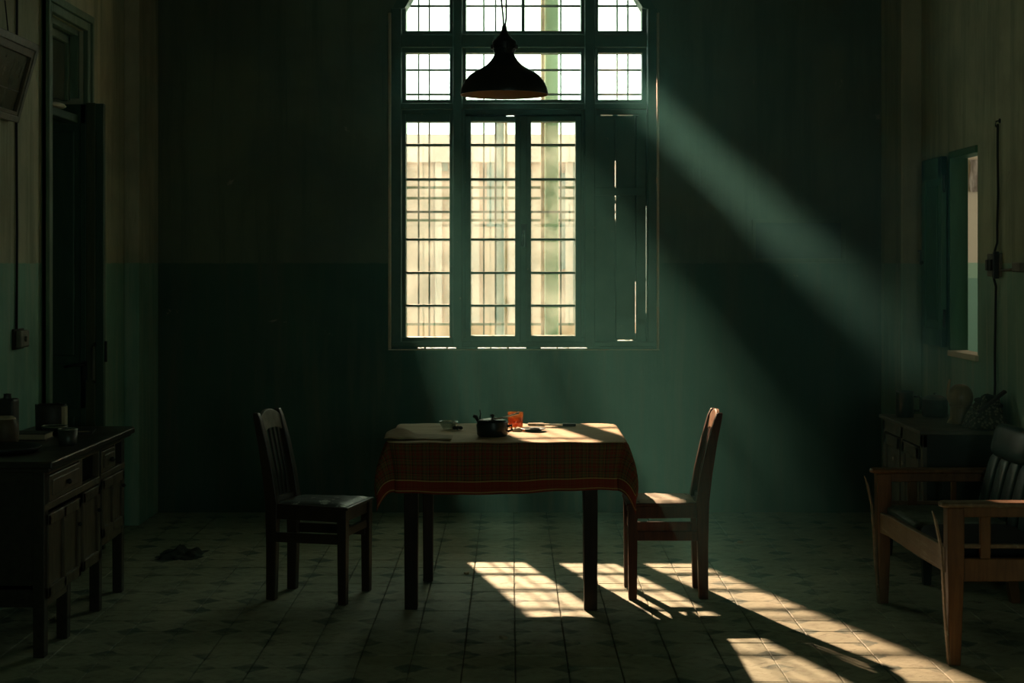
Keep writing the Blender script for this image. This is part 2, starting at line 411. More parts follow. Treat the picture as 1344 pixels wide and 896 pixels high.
# ---- arch helper
ACX = .074
def arch(hw, spring, rise, n=14):
    R = (hw * hw + rise * rise) / (2 * rise); cz = spring + rise - R; a = math.asin(min(1, hw / R))
    return [(ACX + R * math.sin(-a + 2 * a * i / n), cz + R * math.cos(-a + 2 * a * i / n)) for i in range(n + 1)]
OX0, OX1 = -.761, .909
# ---- back wall with arched opening
b = B()
b.box(XL - .3, OX0, YB, YB + .35, -.1, ZC); b.box(OX1, XR + .1, YB, YB + .35, -.1, ZC); b.box(OX0, OX1, YB, YB + .35, -.1, 1.020)
b.prism([(OX0, ZC)] + [(OX0, 3.12)] + arch(.835, 3.12, .56)[1:-1] + [(OX1, 3.12), (OX1, ZC)], 'y', YB, YB + .35)
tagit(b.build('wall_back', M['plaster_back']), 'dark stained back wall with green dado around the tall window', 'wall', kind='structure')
# ---- left wall with door opening
DY0, DY1, DZ = 7.92, 8.58, 2.80
b = B()
b.box(XL - .30, XL, YF, DY0, -.1, ZC); b.box(XL - .30, XL, DY1, YB + .02, -.1, ZC); b.box(XL - .30, XL, DY0, DY1, DZ, ZC)
tagit(b.build('wall_left', M['plaster_left']), 'streaked left wall with pale plaster above a green dado', 'wall', kind='structure')
# ---- right wall with hatch opening
RY0, RY1, RZ0, RZ1 = 8.35, 8.86, 1.065, 2.165
b = B(); t_ = .085
b.box(XR, XR + t_, YF, RY0, -.1, ZC); b.box(XR, XR + t_, RY1, YB + .02, -.1, ZC)
b.box(XR, XR + t_, RY0, RY1, RZ1, ZC); b.box(XR, XR + t_, RY0, RY1, -.1, RZ0)
tagit(b.build('wall_right', M['plaster_right']), 'streaked right wall with a small shuttered hatch', 'wall', kind='structure')
b = B(); b.box(XL - .3, FX0, YF - .1, YF, -.1, ZC); b.box(FX1, XR + .1, YF - .1, YF, -.1, ZC); b.box(FX0, FX1, YF - .1, YF, -.1, FZ0); b.box(FX0, FX1, YF - .1, YF, FZ1, ZC)
tagit(b.build('wall_front', M['plaster_left']), 'plaster wall behind the viewpoint', 'wall', kind='structure')
# ---- corner pilasters
tagit(B().box(XL, -2.21, 9.48, YB, 0, ZC).build('trim_1', M['plaster_left'], bevel=.008), 'painted corner pilaster between the left wall and the back wall', 'pilaster', kind='structure')
tagit(B().box(2.306, XR, 9.48, YB, 0, ZC).build('trim_2', M['plaster_right'], bevel=.008), 'painted corner pilaster between the right wall and the back wall', 'pilaster', kind='structure')
# ---- rooms beyond the openings (closed shells)
b = B()
b.box(-3.9, -3.8, 7.2, 9.6, -.1, 3.4); b.box(-3.8, XL - .3, 7.1, 7.2, -.1, 3.4); b.box(-3.8, XL - .3, 9.6, 9.7, -.1, 3.4)
b.box(-3.8, XL - .3, 7.2, 9.6, 3.3, 3.4); b.box(-3.8, XL - .3, 7.2, 9.6, -.12, -.02)
tagit(b.build('wall_passage', M['plaster_left']), 'unlit passage behind the half-open green door', 'wall', kind='structure')
b = B(); x0 = XR + t_
b.box(x0, 5.1, 12.0, 12.1, -.1, 3.4); b.box(5.0, 5.1, 7.0, 12.0, -.1, 3.4); b.box(x0, 5.1, 6.9, 7.0, -.1, 3.4)
b.box(x0, 5.1, 7.0, 12.0, 3.3, 3.4); b.box(x0, 5.1, 7.0, 12.0, -.1, 0); b.box(x0 - .1, x0, 10.34, 12.1, -.1, 3.4)
tagit(b.build('wall_side_room', M['side_wall']), 'pale wall with green dado in the room seen through the hatch', 'wall', kind='structure')

# ================================================================== big window (window_1)
win = thing('window_1', 'tall dark green many-paned window with transoms in the back wall', 'window', kind='structure')
GY0, GY1 = 10.0, 10.12
fr = M['frame_green']
xs = dict(a0=-.757, a1=-.665, m0=-.392, m1=-.288, n0=.432, n1=.541, b0=.814, b1=.905)
zs = dict(s0=1.032, s1=1.094, t0=2.487, t1=2.582, u0=2.874, u1=3.013)
def fpart(name, *bx, bevel=.006): return B().box(*bx).build(name, fr, win, bevel=bevel)
# stiles and mullions (front block + recessed inner step)
fpart('stile', xs['a0'], xs['a1'] - .025, GY0 - .005, GY1 + .06, 1.032, 3.15); fpart('stile', xs['a1'] - .026, xs['a1'], GY0 + .03, GY1, 1.032, 3.15)
fpart('stile', xs['b0'] + .034, xs['b1'], GY0 - .005, GY1 + .06, 1.032, 3.15); fpart('stile', xs['b0'], xs['b0'] + .026, GY0 + .03, GY1, 2.49, 3.15); fpart('stile', .85, .88, GY0 + .03, GY1, 1.032, 2.49)
for a, c in ((xs['m0'], xs['m1']), (xs['n0'], xs['n1'])):
    fpart('mullion', a + .022, c - .022, GY0 - .012, GY1, 1.032, 3.60); fpart('mullion', a, c, GY0 + .025, GY1, 1.032, 3.58)
xa, xb = xs['a1'] - .03, xs['b0'] + .03
for z0, z1 in ((zs['t0'], zs['t1']), (zs['u0'], zs['u1'])):
    fpart('transom', xa, xb, GY0 + .028, GY1, z0, z1); fpart('transom', xa, xb, GY0 - .009, GY1, z0 + .030, z1 - .026)
# bottom rail
fpart('bottom_rail', xa, .60, GY0 + .02, GY1, zs['s0'], zs['s1']); fpart('bottom_rail', .60, xb, GY0 + .02, GY1, zs['s0'], 1.0705)
fpart('bottom_rail', xs['a0'], xs['b1'], GY0 - .008, GY0 + .03, 1.034, 1.066)
# slit under the rail, closed here and there
seg = [(-.757, -.590), (-.552, -.541), (-.412, -.403), (-.352, -.214), (-.138, -.129), (-.032, -.019), (.088, .182), (.280, .287), (.352, .357), (.47, .905)]
bb = B()
for a, c in seg: bb.box(a, c, GY0 + .03, GY0 + .07, 1.020, 1.034)
bb.box(OX0, OX1, GY0 + .03, GY0 + .07, 1.0285, 1.034)
bb.build('packing_strip', fr, win)
# arched head
o_ = arch(.835, 3.12, .56); i_ = arch(.742, 3.155, .46)
bb = B()
for q in range(len(o_) - 1):
    bb.prism([o_[q], o_[q + 1], i_[q + 1], i_[q]], 'y', GY0, GY1 + .06)
bb.build('arched_head', fr, win)
# cream bead round the opening
bb = B().tube([(OX0 - .003, YB - .004, 1.022), (OX0 - .003, YB - .004, 3.12)], .010).tube([(OX1 + .003, YB - .004, 1.022), (OX1 + .003, YB - .004, 3.12)], .008)
bb.build('bead', M['bead_cream'], win)
B().box(OX0 - .012, OX1 + .012, YB - .022, YB + .03, 1.014, 1.0195).build('inner_ledge', M['bead_cream'], win, bevel=.003)
B().box(OX0, OX1, YB + .13, YB + .42, .94, 1.016).build('outer_ledge', M['ledge'], win)
# glazing bars and panes
bars = [2.300, 2.084, 1.706, 1.496, 1.290]
def panes(parent, x0, x1, zz, y=10.075, mt='pane'):
    zz = sorted(zz)
    for a, c in zip(zz[:-1], zz[1:]):
        B().box(x0 - .004, x1 + .004, y, y + .004, a, c).build('pane', M[mt], parent)
def gbars(parent, x0, x1, zl, w=.016):
    for z in zl: B().box(x0 - .01, x1 + .01, 10.058, 10.092, z - w / 2, z + w / 2).build('glazing_bar', fr, parent, bevel=.004)
gbars(win, xs['a1'], xs['m0'], bars); panes(win, xs['a1'], xs['m0'], [1.09, *bars, 2.49])
B().box(xs['a1'], xs['m0'], GY0 + .03, GY1, 2.443, 2.49).build('light_head', fr, win, bevel=.004)
for nm, x0, x1, g0, g1 in (('l', -.290, .0705, -.258, .019), ('r', .0735, .434, .120, .397)):
    cs = B().box(x0, g0, GY0 + .008, GY1, 1.055, 2.4755).box(g1, x1, GY0 + .008, GY1, 1.055, 2.4755)
    cs.box(g0, g1, GY0 + .008, GY1, 1.055, 1.103).box(g0, g1, GY0 + .008, GY1, 2.443, 2.4755)
    ca = cs.build('casement', fr, win, bevel=.004)
    gbars(ca, g0, g1, bars); panes(ca, g0, g1, [1.10, *bars, 2.446])
    bb = B().box(g0 - .014, g0 - .008, GY0 + .002, GY0 + .012, 1.095, 2.455).box(g1 + .008, g1 + .014, GY0 + .002, GY0 + .012, 1.095, 2.455)
    bb.build('moulding', fr, ca)
B().box(.050, .094, GY0 - .006, GY0 + .01, 1.055, 2.4755).build('meeting_bead', fr, win, bevel=.005)
bb = B().box(-.288, -.035, GY1 - .03, GY1, 2.47, 2.49).box(.012, .434, GY1 - .03, GY1, 2.47, 2.49); bb.build('stop', fr, win)
bb = B().box(.055, .090, GY0 - .022, GY0 - .004, 1.66, 1.80).tube([(.0725, GY0 - .02, 1.76), (.0725, GY0 - .05, 1.74), (.0725, GY0 - .05, 1.66)], .006)
bb.build('latch', M['black_metal'], win)
# upper lights
for a, c in ((xs['a1'], xs['m0']), (xs['m1'] + .008, xs['n0'] - .010), (xs['n1'], xs['b0'])):
    panes(win, a, c, [2.575, 2.88], mt='pane_clear')
    # thin beads framing each light
    bb = B()
    for z0, z1 in ((2.582, 2.874), (3.013, 3.15)):
        bb.box(a - .030, a - .024, GY0 + .018, GY0 + .032, z0 - .022, z1 + .018).box(c + .024, c + .030, GY0 + .018, GY0 + .032, z0 - .022, z1 + .018)
        bb.box(a - .03, c + .03, GY0 + .018, GY0 + .032, z0 - .026, z0 - .020)
    bb.build('glazing_bead', fr, win)
panes(win, xs['a1'], xs['m0'], [3.01, 3.66]); panes(win, xs['n1'], xs['b0'], [3.01, 3.66])
panes(win, xs['m1'], .062, [3.01, 3.66]); panes(win, .078, xs['n0'], [3.01, 3.66])
fpart('mullion', .060, .080, GY0 + .03, GY1, 3.0, 3.60, bevel=.004)
# boarded right-hand light: boards with thin gaps, battens closing part of each gap
bd = M['frame_green']
for x0, x1, z0, z1 in ((.4955, .6445, 1.055, 2.4795), (.6500, .7715, 1.0775, 2.4795), (.7765, .8375, 1.0775, 2.4795)):
    B().box(x0, x1, GY0 + .02, GY0 + .05, z0, z1).build('board', bd, win, bevel=.003)
B().box(.8435, .87, GY0 + .018, GY0 + .06, 1.055, 2.50).build('board', bd, win, bevel=.003)
bb = B()
for x, rng in ((.647, [(1.05, 1.825), (1.93, 1.955), (2.20, 2.49)]), (.774, [(1.05, 1.118), (1.44, 2.49)]), (.8405, [(1.05, 1.24), (1.445, 1.462), (1.915, 2.49)]), (.4935, [(1.05, 1.068), (1.20, 1.285), (1.42, 2.43), (2.478, 2.49)])):
    for z0, z1 in rng: bb.box(x - .016, x + .016, GY0 + .051, GY0 + .066, z0, z1)
bb.box(.53, .555, GY0 + .02, GY0 + .066, 2.478, 2.49).box(.792, .84, GY0 + .02, GY0 + .066, 2.478, 2.49)
bb.box(.49, .655, GY0 + .051, GY0 + .066, 1.05, 1.09).box(.785, .84, GY0 + .02, GY0 + .066, 1.05, 1.09)
bb.build('batten', bd, win)
B().box(.50, .83, GY0 + .004, GY0 + .02, 1.98, 2.03).build('cross_batten', bd, win, bevel=.003)
# iron grille outside: each bar is a part
gy = 10.23; kk = gy / 2100
for px in (549.5, 563.5, 635, 650.5, 736, 810, 824):
    x = (px - 672) * kk
    B().tube([(x, gy, 1.0), (x, gy, 3.58)], .0062, 6).build('grille_bar', M['iron'], win)
for py in (8, 92, 124, 278):
    z = EYE - (py - 345) * kk
    for x0, x1 in ((OX0, OX1),): B().box(x0, x1, gy - .005, gy + .005, z - .007, z + .007).build('grille_rail', M['iron'], win)
# ================================================================== outdoors
ex = B().box(-5, 5, 15.0, 15.2, -.3, 2.76).build('exterior_wall', M['facade'])
tagit(ex, 'sunny beige courtyard wall beyond the tall window', 'wall', kind='structure')
B().box(-5, 5, 14.95, 15.0, -.3, .985).build('plinth', M['plinth'], ex)
for px0, px1 in ((571, 580), (619, 629), (668, 676), (742, 752)):
    k5 = 14.97 / 2100
    B().box((px0 - 672) * k5, (px1 - 672) * k5, 14.96, 15.0, .985, 2.76).build('pilaster_strip', M['pale_strip'], ex)
B().box(-5, 5, 14.94, 15.0, 2.50, 2.76).build('glow_band', M['glow_band'], ex)  # sky glow along the wall top, painted in as a paler band
for x0, x1, z0, z1 in ((-.72, -.60, 2.42, 2.62), (-.235, -.165, 1.9, 2.70), (.45, .56, 1.5, 2.4), (.57, .8, 1.0, 2.5)):
    B().box(x0, x1, 14.98, 15.0, z0, z1).build('wall_board', M['blue_grey'], ex)
tagit(B().box(-8, 8, 10.35, 30, -.4, -.3).build('ground', M['ground']), 'courtyard ground outside the window', 'ground', kind='structure')
def post(name, x0, x1, y0, y1, m, lab, cat, zt=4.0): return B().box(x0, x1, y0, y1, -.3, zt).build(name, m, bevel=.01, tag=(lab, cat))
post('porch_column', .2375, .337, 11.6, 11.70, M['col_green'], 'pale green square column outside the right-hand casement, the widest upright there', 'column')
post('porch_column', -.13, -.062, 13.0, 13.07, M['blue_grey'], 'slim grey-green post outside the left-hand casement', 'post', 2.74)
B().tube([(.222, 11.58, -.3), (.222, 11.58, 4.0)], .0145, 8).build('drain_pipe', M['brown_pipe'], tag=('rusty brown pipe beside the wide green column outside', 'pipe'))
B().tube([(-.045, 11.9, -.3), (-.045, 11.9, 2.6)], .011, 8).build('drain_pipe', M['brown_pipe'], tag=('thin rusty pipe seen through the left-hand casement, near its right edge', 'pipe'))
cv = thing('added_sun_blocker', 'unseen flat sheet on poles, added outside to block the sun', 'sun_blocker', (0, 13, -.3))
B().box(-4, 4, -1.1, .45, 4.90, 4.93).box(-4, -.77, .45, 1.0, 4.90, 4.93).build('blocker_sheet', M['card'], cv)  # added out of view, keeps sun off upper panes except the right one
for x, y in ((-3.9, -1), (3.9, -1), (-3.9, .9), (3.9, .35)): B().tube([(x, y, 0), (x, y, 4.9)], .03, 8).build('pole', M['iron'], cv)
rl = thing('yard_railing', 'dark metal rails crossing behind the window panes outside', 'railing', (0, 12.5, -.3))
for z in (2.147, 2.064, 1.891, 1.08):
    B().box(-1.6, .9, -.008, .008, z + .3 - .010, z + .3 + .010).build('rail', M['iron'], rl)
for x in (-1.6, .9): B().box(x - .02, x + .02, -.02, .02, 0, 2.5).build('post', M['iron'], rl)

# ================================================================== left door (door_1)
door = thing('door_1', 'dark green panelled door standing half open in the left wall', 'door', kind='structure')
cg = M['casing_green']; xc = XL + .028
for y0, y1 in ((DY0 - .105, DY0), (DY1, DY1 + .075)):
    B().box(XL, xc, y0, y1, 0, DZ + .075).build('casing', cg, door, bevel=.005)
    B().box(XL, xc + .014, (y0 if y0 < 8.2 else y1 - .03), (y0 + .03 if y0 < 8.2 else y1), 0, DZ + .075).build('casing', cg, door, bevel=.004)
B().box(XL, xc, DY0, DY1, DZ, DZ + .075).build('casing', cg, door, bevel=.005)
B().box(XL, xc + .014, DY0 - .105, DY1 + .075, DZ + .045, DZ + .085).build('casing', cg, door, bevel=.004)
bb = B().box(XL - .30, XL - .02, DY0, DY0 + .03, 0, DZ).box(XL - .30, XL - .02, DY1 - .03, DY1, 2.44, DZ).box(XL - .3, XL - .02, DY0, DY1, DZ - .03, DZ)
bb.build('jamb', cg, door)
B().box(XL - .06, XL - .004, DY0 + .03, 8.50, 2.30, 2.345).build('transom_bar', M['door_green'], door, bevel=.006)
bb = B().box(XL - .10, XL - .06, DY0 + .03, DY0 + .075, 2.42, DZ - .03).box(XL - .10, XL - .06, DY1 - .075, DY1 - .03, 2.42, DZ - .03).box(XL - .10, XL - .06, DY0 + .03, DY1 - .03, DZ - .075, DZ - .03)
bb.build('transom_frame', cg, door, bevel=.005)
B().box(XL - .085, XL - .078, DY0 + .07, DY1 - .07, 2.42, DZ - .07).build('transom_pane', M['picture_glass'], door)
# the leaf, turned to face the room; stands through the opening
leaf = B(); lx0, lx1, ly = -2.66, -2.178, 8.535
leaf.box(lx0, -2.272, ly, ly + .04, .03, .30).box(lx0, -2.272, ly, ly + .04, .78, 1.02).box(lx0, -2.272, ly, ly + .04, 2.30, 2.405)
leaf.box(lx0, lx0 + .10, ly, ly + .04, .03, 2.405).box(-2.305, -2.272, ly, ly + .04, .03, 2.405)
lf = leaf.build('leaf', M['door_green'], door, bevel=.004)
for z0, z1 in ((.30, .78), (1.02, 2.30)):
    B().box(lx0 + .10, -2.305, ly + .012, ly + .03, z0, z1).build('panel', M['door_green'], lf)
    B().box(lx0 + .14, -2.335, ly + .004, ly + .02, z0 + .04, z1 - .04).build('panel', M['door_green'], lf, bevel=.008)
B().box(-2.272, -2.222, ly - .006, ly + .046, .03, 2.412).build('stile', M['door_worn'], lf, bevel=.004)
B().box(-2.222, lx1, ly - .002, ly + .04, .03, 2.408).build('stile', M['door_green'], lf, bevel=.003)
bb = B().box(-2.288, -2.262, ly - .014, ly, .935, 1.035).tube([(-2.275, ly - .012, 1.02), (-2.275, ly - .045, 1.02), (-2.33, ly - .05, 1.016), (-2.375, ly - .045, 1.006)], [.009, .009, .008, .006])
bb.build('lever_handle', M['black_metal'], lf)
B().tube([(-2.225, ly - .005, 1.125), (-2.225, ly - .04, 1.11), (-2.225, ly - .04, .94), (-2.225, ly - .005, .925)], .008).build('pull_handle', M['iron'], lf)
B().tube([(-2.172, ly + .02, 1.03), (-2.172, ly + .02, 1.14)], .008).build('hinge', M['black_metal'], lf)
bb = B().lathe([(0.001, -.010), (.05, -.008), (.062, 0), (.05, .012), (.001, .018)], 14, (XL - .020, 8.13, 2.357), .75, 1.9)
bb.build('rolled_rag', M['paper'], tag=('pale rolled rag lying on the transom bar of the green door', 'rag'))

# ================================================================== right hatch (window_2)
hatch = thing('window_2', 'small hatch with an open green shutter in the right wall', 'window', kind='structure')
sg_ = M['shutter_green']
B().box(XR - .012, XR + .088, RY1 - .03, RY1 + .01, RZ0, RZ1).build('jamb', sg_, hatch, bevel=.004)
B().box(XR + .02, XR + .085, RY0, RY0 + .006, RZ0, RZ1).build('jamb', sg_, hatch)
B().box(XR - .012, XR + .085, RY0, RY1, RZ1 - .03, RZ1 + .008).build('head', sg_, hatch, bevel=.004)
B().box(XR - .02, XR + .085, RY0 - .02, RY1, RZ0 - .02, RZ0 + .012).build('sill', M['bead_cream'], hatch, bevel=.004)
sh = B(); sx0, sx1 = XR - .050, XR - .018; sy0, sy1 = 8.875, 9.30; sz0, sz1 = 1.09, 2.15
sh.box(sx0, sx1, sy0, sy0 + .07, sz0, sz1).box(sx0, sx1, sy1 - .07, sy1, sz0, sz1).box(sx0, sx1, sy0, sy1, sz0, sz0 + .10).box(sx0, sx1, sy0, sy1, sz1 - .12, sz1)
shl = sh.build('shutter_leaf', sg_, hatch, bevel=.004)
B().box(sx0 + .012, sx1, sy0 + .07, sy1 - .07, sz0 + .10, sz1 - .12).build('panel', sg_, shl)
B().box(sx0 + .005, sx1, sy0 + .11, sy1 - .11, sz0 + .14, sz1 - .16).build('panel', sg_, shl, bevel=.006)
B().lathe([(.001, 0), (.008, 0), (.012, .012), (.001, .02)], 10).build('knob', M['black_metal'], shl, (sx0, sy1 - .04, 1.56), (0, -PI / 2, 0))
B().tube([(XR - .034, 8.868, 1.2), (XR - .034, 8.868, 1.3)], .008).tube([(XR - .034, 8.868, 1.95), (XR - .034, 8.868, 2.05)], .008).build('hinge', M['black_metal'], hatch)
# towel hanging in the side room
bb = B(); secs = []
for q in range(9):
    z = -.24 * q / 8; w = .055 - .008 * math.sin(q * .9); secs.append([(-w, -.01 + .006 * math.sin(q), z), (w, -.012, z), (w * .96, .012, z), (-w, .010, z)])
bb.sweep(secs).build('hanging_towel', M['towel'], loc=(3.478, 11.97, 2.33), tag=('brown mottled towel hanging on the far wall of the side room', 'towel'))

# ================================================================== back wall framed panel
fp = thing('framed_panel', 'faint empty rectangular frame on the back wall right of the window', 'frame', (1.788, YB, 1.565))
b = B(); w_, h_ = .29, .265
for bx in ((-w_, w_, -.022, 0, 0, .022), (-w_, w_, -.022, 0, h_ - .022, h_), (-w_, -w_ + .022, -.022, 0, 0, h_), (w_ - .022, w_, -.022, 0, 0, h_)): b.box(*bx)
b.build('frame', M['plaster_back'], fp, bevel=.003)
B().box(-w_ + .02, w_ - .02, -.007, -.001, .02, h_ - .02).build('backing', M['enamel_dark'], fp)

# ================================================================== pendant lamp
lp = thing('pendant_lamp', 'black dome enamel pendant lamp hanging over the table', 'lamp', (-.036, 7.5, 2.345))
kx = .003571
prof_px = [(57.5, 0), (57.7, 2), (56.6, 8), (53.8, 15), (50.5, 20), (46.5, 25), (40.5, 29.5), (34, 33), (27.5, 36.5), (22, 40.5), (18, 45), (14.6, 50), (13, 54)]
outer = [(r * kx, z * kx) for r, z in prof_px]
B().lathe(outer, 48).build('shade', M['black_metal'], lp)
B().lathe([(r - .0035, z - .002 if z else z) for r, z in outer], 48).lathe([(outer[0][0] - .0035, 0), (outer[0][0], 0)], 48).build('shade_lining', M['lamp_inside'], lp)
cap = [(.001, 53), (12.6, 53), (13.6, 56), (14.0, 58), (15.2, 60), (15.8, 63), (15.0, 66), (15.8, 69), (14.6, 71.5), (11.0, 73.5), (9.2, 76), (6.0, 79), (5.6, 81), (4.6, 82), (3.6, 86), (2.8, 91), (.01, 92)]
co_ = B().lathe([(r * kx, z * kx) for r, z in cap], 28).build('gallery', M['black_metal'], lp)
for q in range(10):
    a = 2 * PI * q / 10
    B().box(-.008, .008, -.006, .006, -.010, .010, Matrix.Translation((15.6 * kx * math.cos(a), 15.6 * kx * math.sin(a), 63 * kx)) @ Matrix.Rotation(a, 4, 'Z')).build('lug', M['black_metal'], co_)
B().lathe([(.001, .10), (.020, .10), (.020, .17), (.030, .19)], 16).build('socket', M['bakelite'], lp)
B().lathe([(.001, .02), (.018, .028), (.028, .05), (.026, .075), (.014, .10)], 18).build('bulb', M['bowl_glass'], lp)
B().tube([(.004, 0, .325), (.009, 0, .36), (.009, 0, 2.25)], .0048, 6).build('suspension_rod', M['cord'], lp)
B().tube([(-.002, .0, .32), (-.006, .004, .37), (-.014, .006, .45), (-.012, .006, .60), (-.003, .004, .8), (.0, .0, 1.1), (.006, 0, 2.25)], .0048, 6).build('flex', M['cord'], lp)
B().lathe([(.05, 0), (.045, -.02), (.001, -.03)], 20).build('ceiling_rose', M['bakelite'], lp, (.008, 0, ZC - 2.345))

# ================================================================== dining table and cloth
TX, TY, TZ = -.025, 7.515, .757
tb = thing('dining_table', 'dark wooden dining table under the plaid cloth', 'table', (TX, TY, 0))
for x, y, w in ((-.429, -.295, .033), (.378, -.315, .033), (-.386, .335, .027), (.397, .325, .027)):
    B().frustum((x, y, 0), (w * .88, w * .88), (x, y, .72), (w, w)).build('leg', M['dark_wood'], tb, bevel=.004)
bb = B().box(-.43, .40, -.31, -.285, .64, .735).box(-.43, .40, .31, .335, .64, .735).box(-.42, -.395, -.30, .32, .64, .735).box(.375, .40, -.30, .32, .64, .735)
bb.build('apron', M['dark_wood'], tb)
def rrect(hx, hy, r, n=5):
    pts = []
    for cx, cy, a0 in ((hx - r, hy - r, 0), (-hx + r, hy - r, 90), (-hx + r, -hy + r, 180), (hx - r, -hy + r, 270)):
        for q in range(n + 1):
            a = math.radians(a0 + 90 * q / n); pts.append((cx + r * math.cos(a), cy + r * math.sin(a)))
    return pts
B().prism(rrect(HX - .006, HY - .006, .05), 'z', .735, TZ).build('tabletop', M['dark_wood'], tb, bevel=.003)
# cloth
def cloth():
    NU, NV = 130, 100; vs = []; uv = []; fs = []
    RC = .055
    for j in range(NV + 1):
        v = -(HY + OV) + 2 * (HY + OV) * j / NV
        for i in range(NU + 1):
            u = -(HX + OV) + 2 * (HX + OV) * i / NU
            uv.append((u, v))
            su = 1 if u > 0 else -1; sv = 1 if v > 0 else -1
            du = max(0, abs(u) - HX); dv = max(0, abs(v) - HY)
            # rounded corners of the top
            au = min(abs(u), HX); av = min(abs(v), HY)
            cu = max(0, au - (HX - RC)); cv = max(0, av - (HY - RC)); rr = math.hypot(cu, cv)
            if rr > RC:
                au = HX - RC + cu * RC / rr; av = HY - RC + cv * RC / rr
            r = math.hypot(du, dv)
            x = su * au; y = sv * av; z = TZ + .004 + .0012 * math.sin(u * 31 + v * 17)
            if r > 0:
                th = math.atan2(dv, du); corner = math.sin(2 * th)
                drop = r * (1 - .03 * r / OV); fl = r / OV
                bl = math.sin(min(1.0, fl) * PI * .62)          # bulges out above the hem
                t = th / (PI / 2)                               # 0 at the side, 1 at the front / back
                if du > 0 and dv > 0: xo = (.042 + .012 * t * 2) if t < .5 else (.048 - .080 * (t - .5) * 2)
                elif dv > 0: xo = -.032 * math.exp(-(HX - abs(u)) / .07)
                else: xo = .042
                out_u = xo * bl; out_v = (.022 + .030 * corner) * fl
                if dv > du:   # hanging front / back: slow waves along the hem
                    w = fl * (.010 * math.sin(u * 9 + 1.2) + .006 * math.sin(u * 23 + .5)); out_v += w
                    drop += fl * (.010 * math.sin(u * 5.2 + 2.6))
                else:
                    w = fl * (.010 * math.sin(v * 11 + .4) + .006 * math.sin(v * 25)); out_u += w
                e = min(1, r / .012)
                x += su * (out_u + .004 * e); y += sv * (out_v + .004 * e); z -= drop
            vs.append((x, y, z))
    W1 = NU + 1
    for j in range(NV):
        for i in range(NU): fs.append((j * W1 + i, j * W1 + i + 1, (j + 1) * W1 + i + 1, (j + 1) * W1 + i))
    b = B(); b._add(vs, fs, True); return b, uv
cb, cuv = cloth()
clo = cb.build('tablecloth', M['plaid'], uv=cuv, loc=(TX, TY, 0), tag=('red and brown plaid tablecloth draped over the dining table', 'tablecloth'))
md = clo.modifiers.new('thick', 'SOLIDIFY'); md.thickness = .0025; md.offset = 1
TT = TZ + .0085   # top of the cloth
# folded tan cloth at the left
bb = B(); NU, NV = 26, 12; vs = []; fs = []
for j in range(NV + 1):
    for i in range(NU + 1):
        a = i / NU; c = j / NV
        x = -.135 + .30 * a; y = -.10 + .25 * c * (1 - .35 * a) + .03 * math.sin(3 * a)
        hgt = .036 * math.exp(-((a - .2) / .22) ** 2) * (1 - abs(2 * c - 1)) + .006 * mnoise.noise(Vector((a * 6, c * 5, 0))) * (1 - a * .5)
        vs.append((x, y, max(.001, .006 + hgt + .012 * max(0, .5 - a) * (1 - c))))
for j in range(NV):
    for i in range(NU):
        q = j * (NU + 1) + i; fs.append((q, q + 1, q + NU + 2, q + NU + 1))
nk = bb._add(vs, fs, True).build('folded_cloth', M['napkin'], loc=(-.435, 7.24, TT), tag=('rumpled tan cloth lying on the left end of the table', 'cloth'))
md = nk.modifiers.new('thick', 'SOLIDIFY'); md.thickness = .004; md.offset = -1
# glass bowl
bw = thing('glass_bowl', 'small clear glass bowl on the left half of the table', 'bowl', (-.302, 7.63, TT))
B().lathe([(.001, 0), (.026, 0), (.032, .008), (.042, .026), (.046, .036), (.043, .036), (.039, .026), (.028, .009), (.001, .006)], 28).build('body', M['bowl_glass'], bw)
B().lathe([(.045, .034), (.0475, .036), (.045, .038), (.0425, .036), (.045, .034)], 28).build('rim', M['bowl_glass'], bw)
bb = B()
for a in range(7):
    t = a / 6 * 4.6; bb.lathe([(.001, -.008), (.007, -.005), (.009, .001), (.006, .007), (.001, .009)], 8, (.016 * math.cos(t), .013 * math.sin(t), .009))
bb.build('dried_fruit', M['rag'], loc=(-.258, 7.60, TT), tag=('dark dried peel curled beside the glass bowl', 'food'))
# pot
pt = thing('cooking_pot', 'small black lidded pot with a spoon leaning on it, middle of the table', 'pot', (-.090, 7.34, TT))
B().lathe([(.001, 0), (.064, 0), (.070, .006), (.072, .03), (.074, .050), (.070, .062), (.071, .066), (.068, .068), (.066, .060)], 36).build('body', M['pot'], pt)
ld = B().lathe([(.069, .066), (.066, .071), (.045, .077), (.02, .080), (.001, .081)], 32).build('lid', M['pot'], pt)
B().lathe([(.004, .080), (.004, .086), (.010, .090), (.010, .096), (.001, .100)], 14).build('knob', M['black_metal'], ld)
B().tube([(-.066, 0, .070), (-.075, 0, .088), (-.088, 0, .092)], [.008, .009, .007]).build('handle', M['black_metal'], pt)
B().tube([(-.058, .01, .075), (-.054, .012, .10), (-.058, .012, .118)], [.004, .003, .003], 6).build('lid_hook', M['black_metal'], pt)
B().tube([(.066, -.02, .045), (.088, -.02, .050), (.092, -.02, .030), (.070, -.02, .022)], .006).build('handle', M['black_metal'], pt)
sp = thing('spoon', 'long metal spoon resting across the rim of the black pot', 'spoon', (-.062, 7.30, TT + .083))
B().tube([(.0, .0, .0), (.03, .005, .006), (.065, .01, .015), (.095, .015, .024)], [.0045, .0035, .004, .005], 8).build('handle', M['silver'], sp)
B().lathe([(.001, -.004), (.010, -.002), (.013, .002), (.001, .0035)], 14, (-.012, -.002, 0), 1.5, 1).build('bowl', M['silver'], sp)
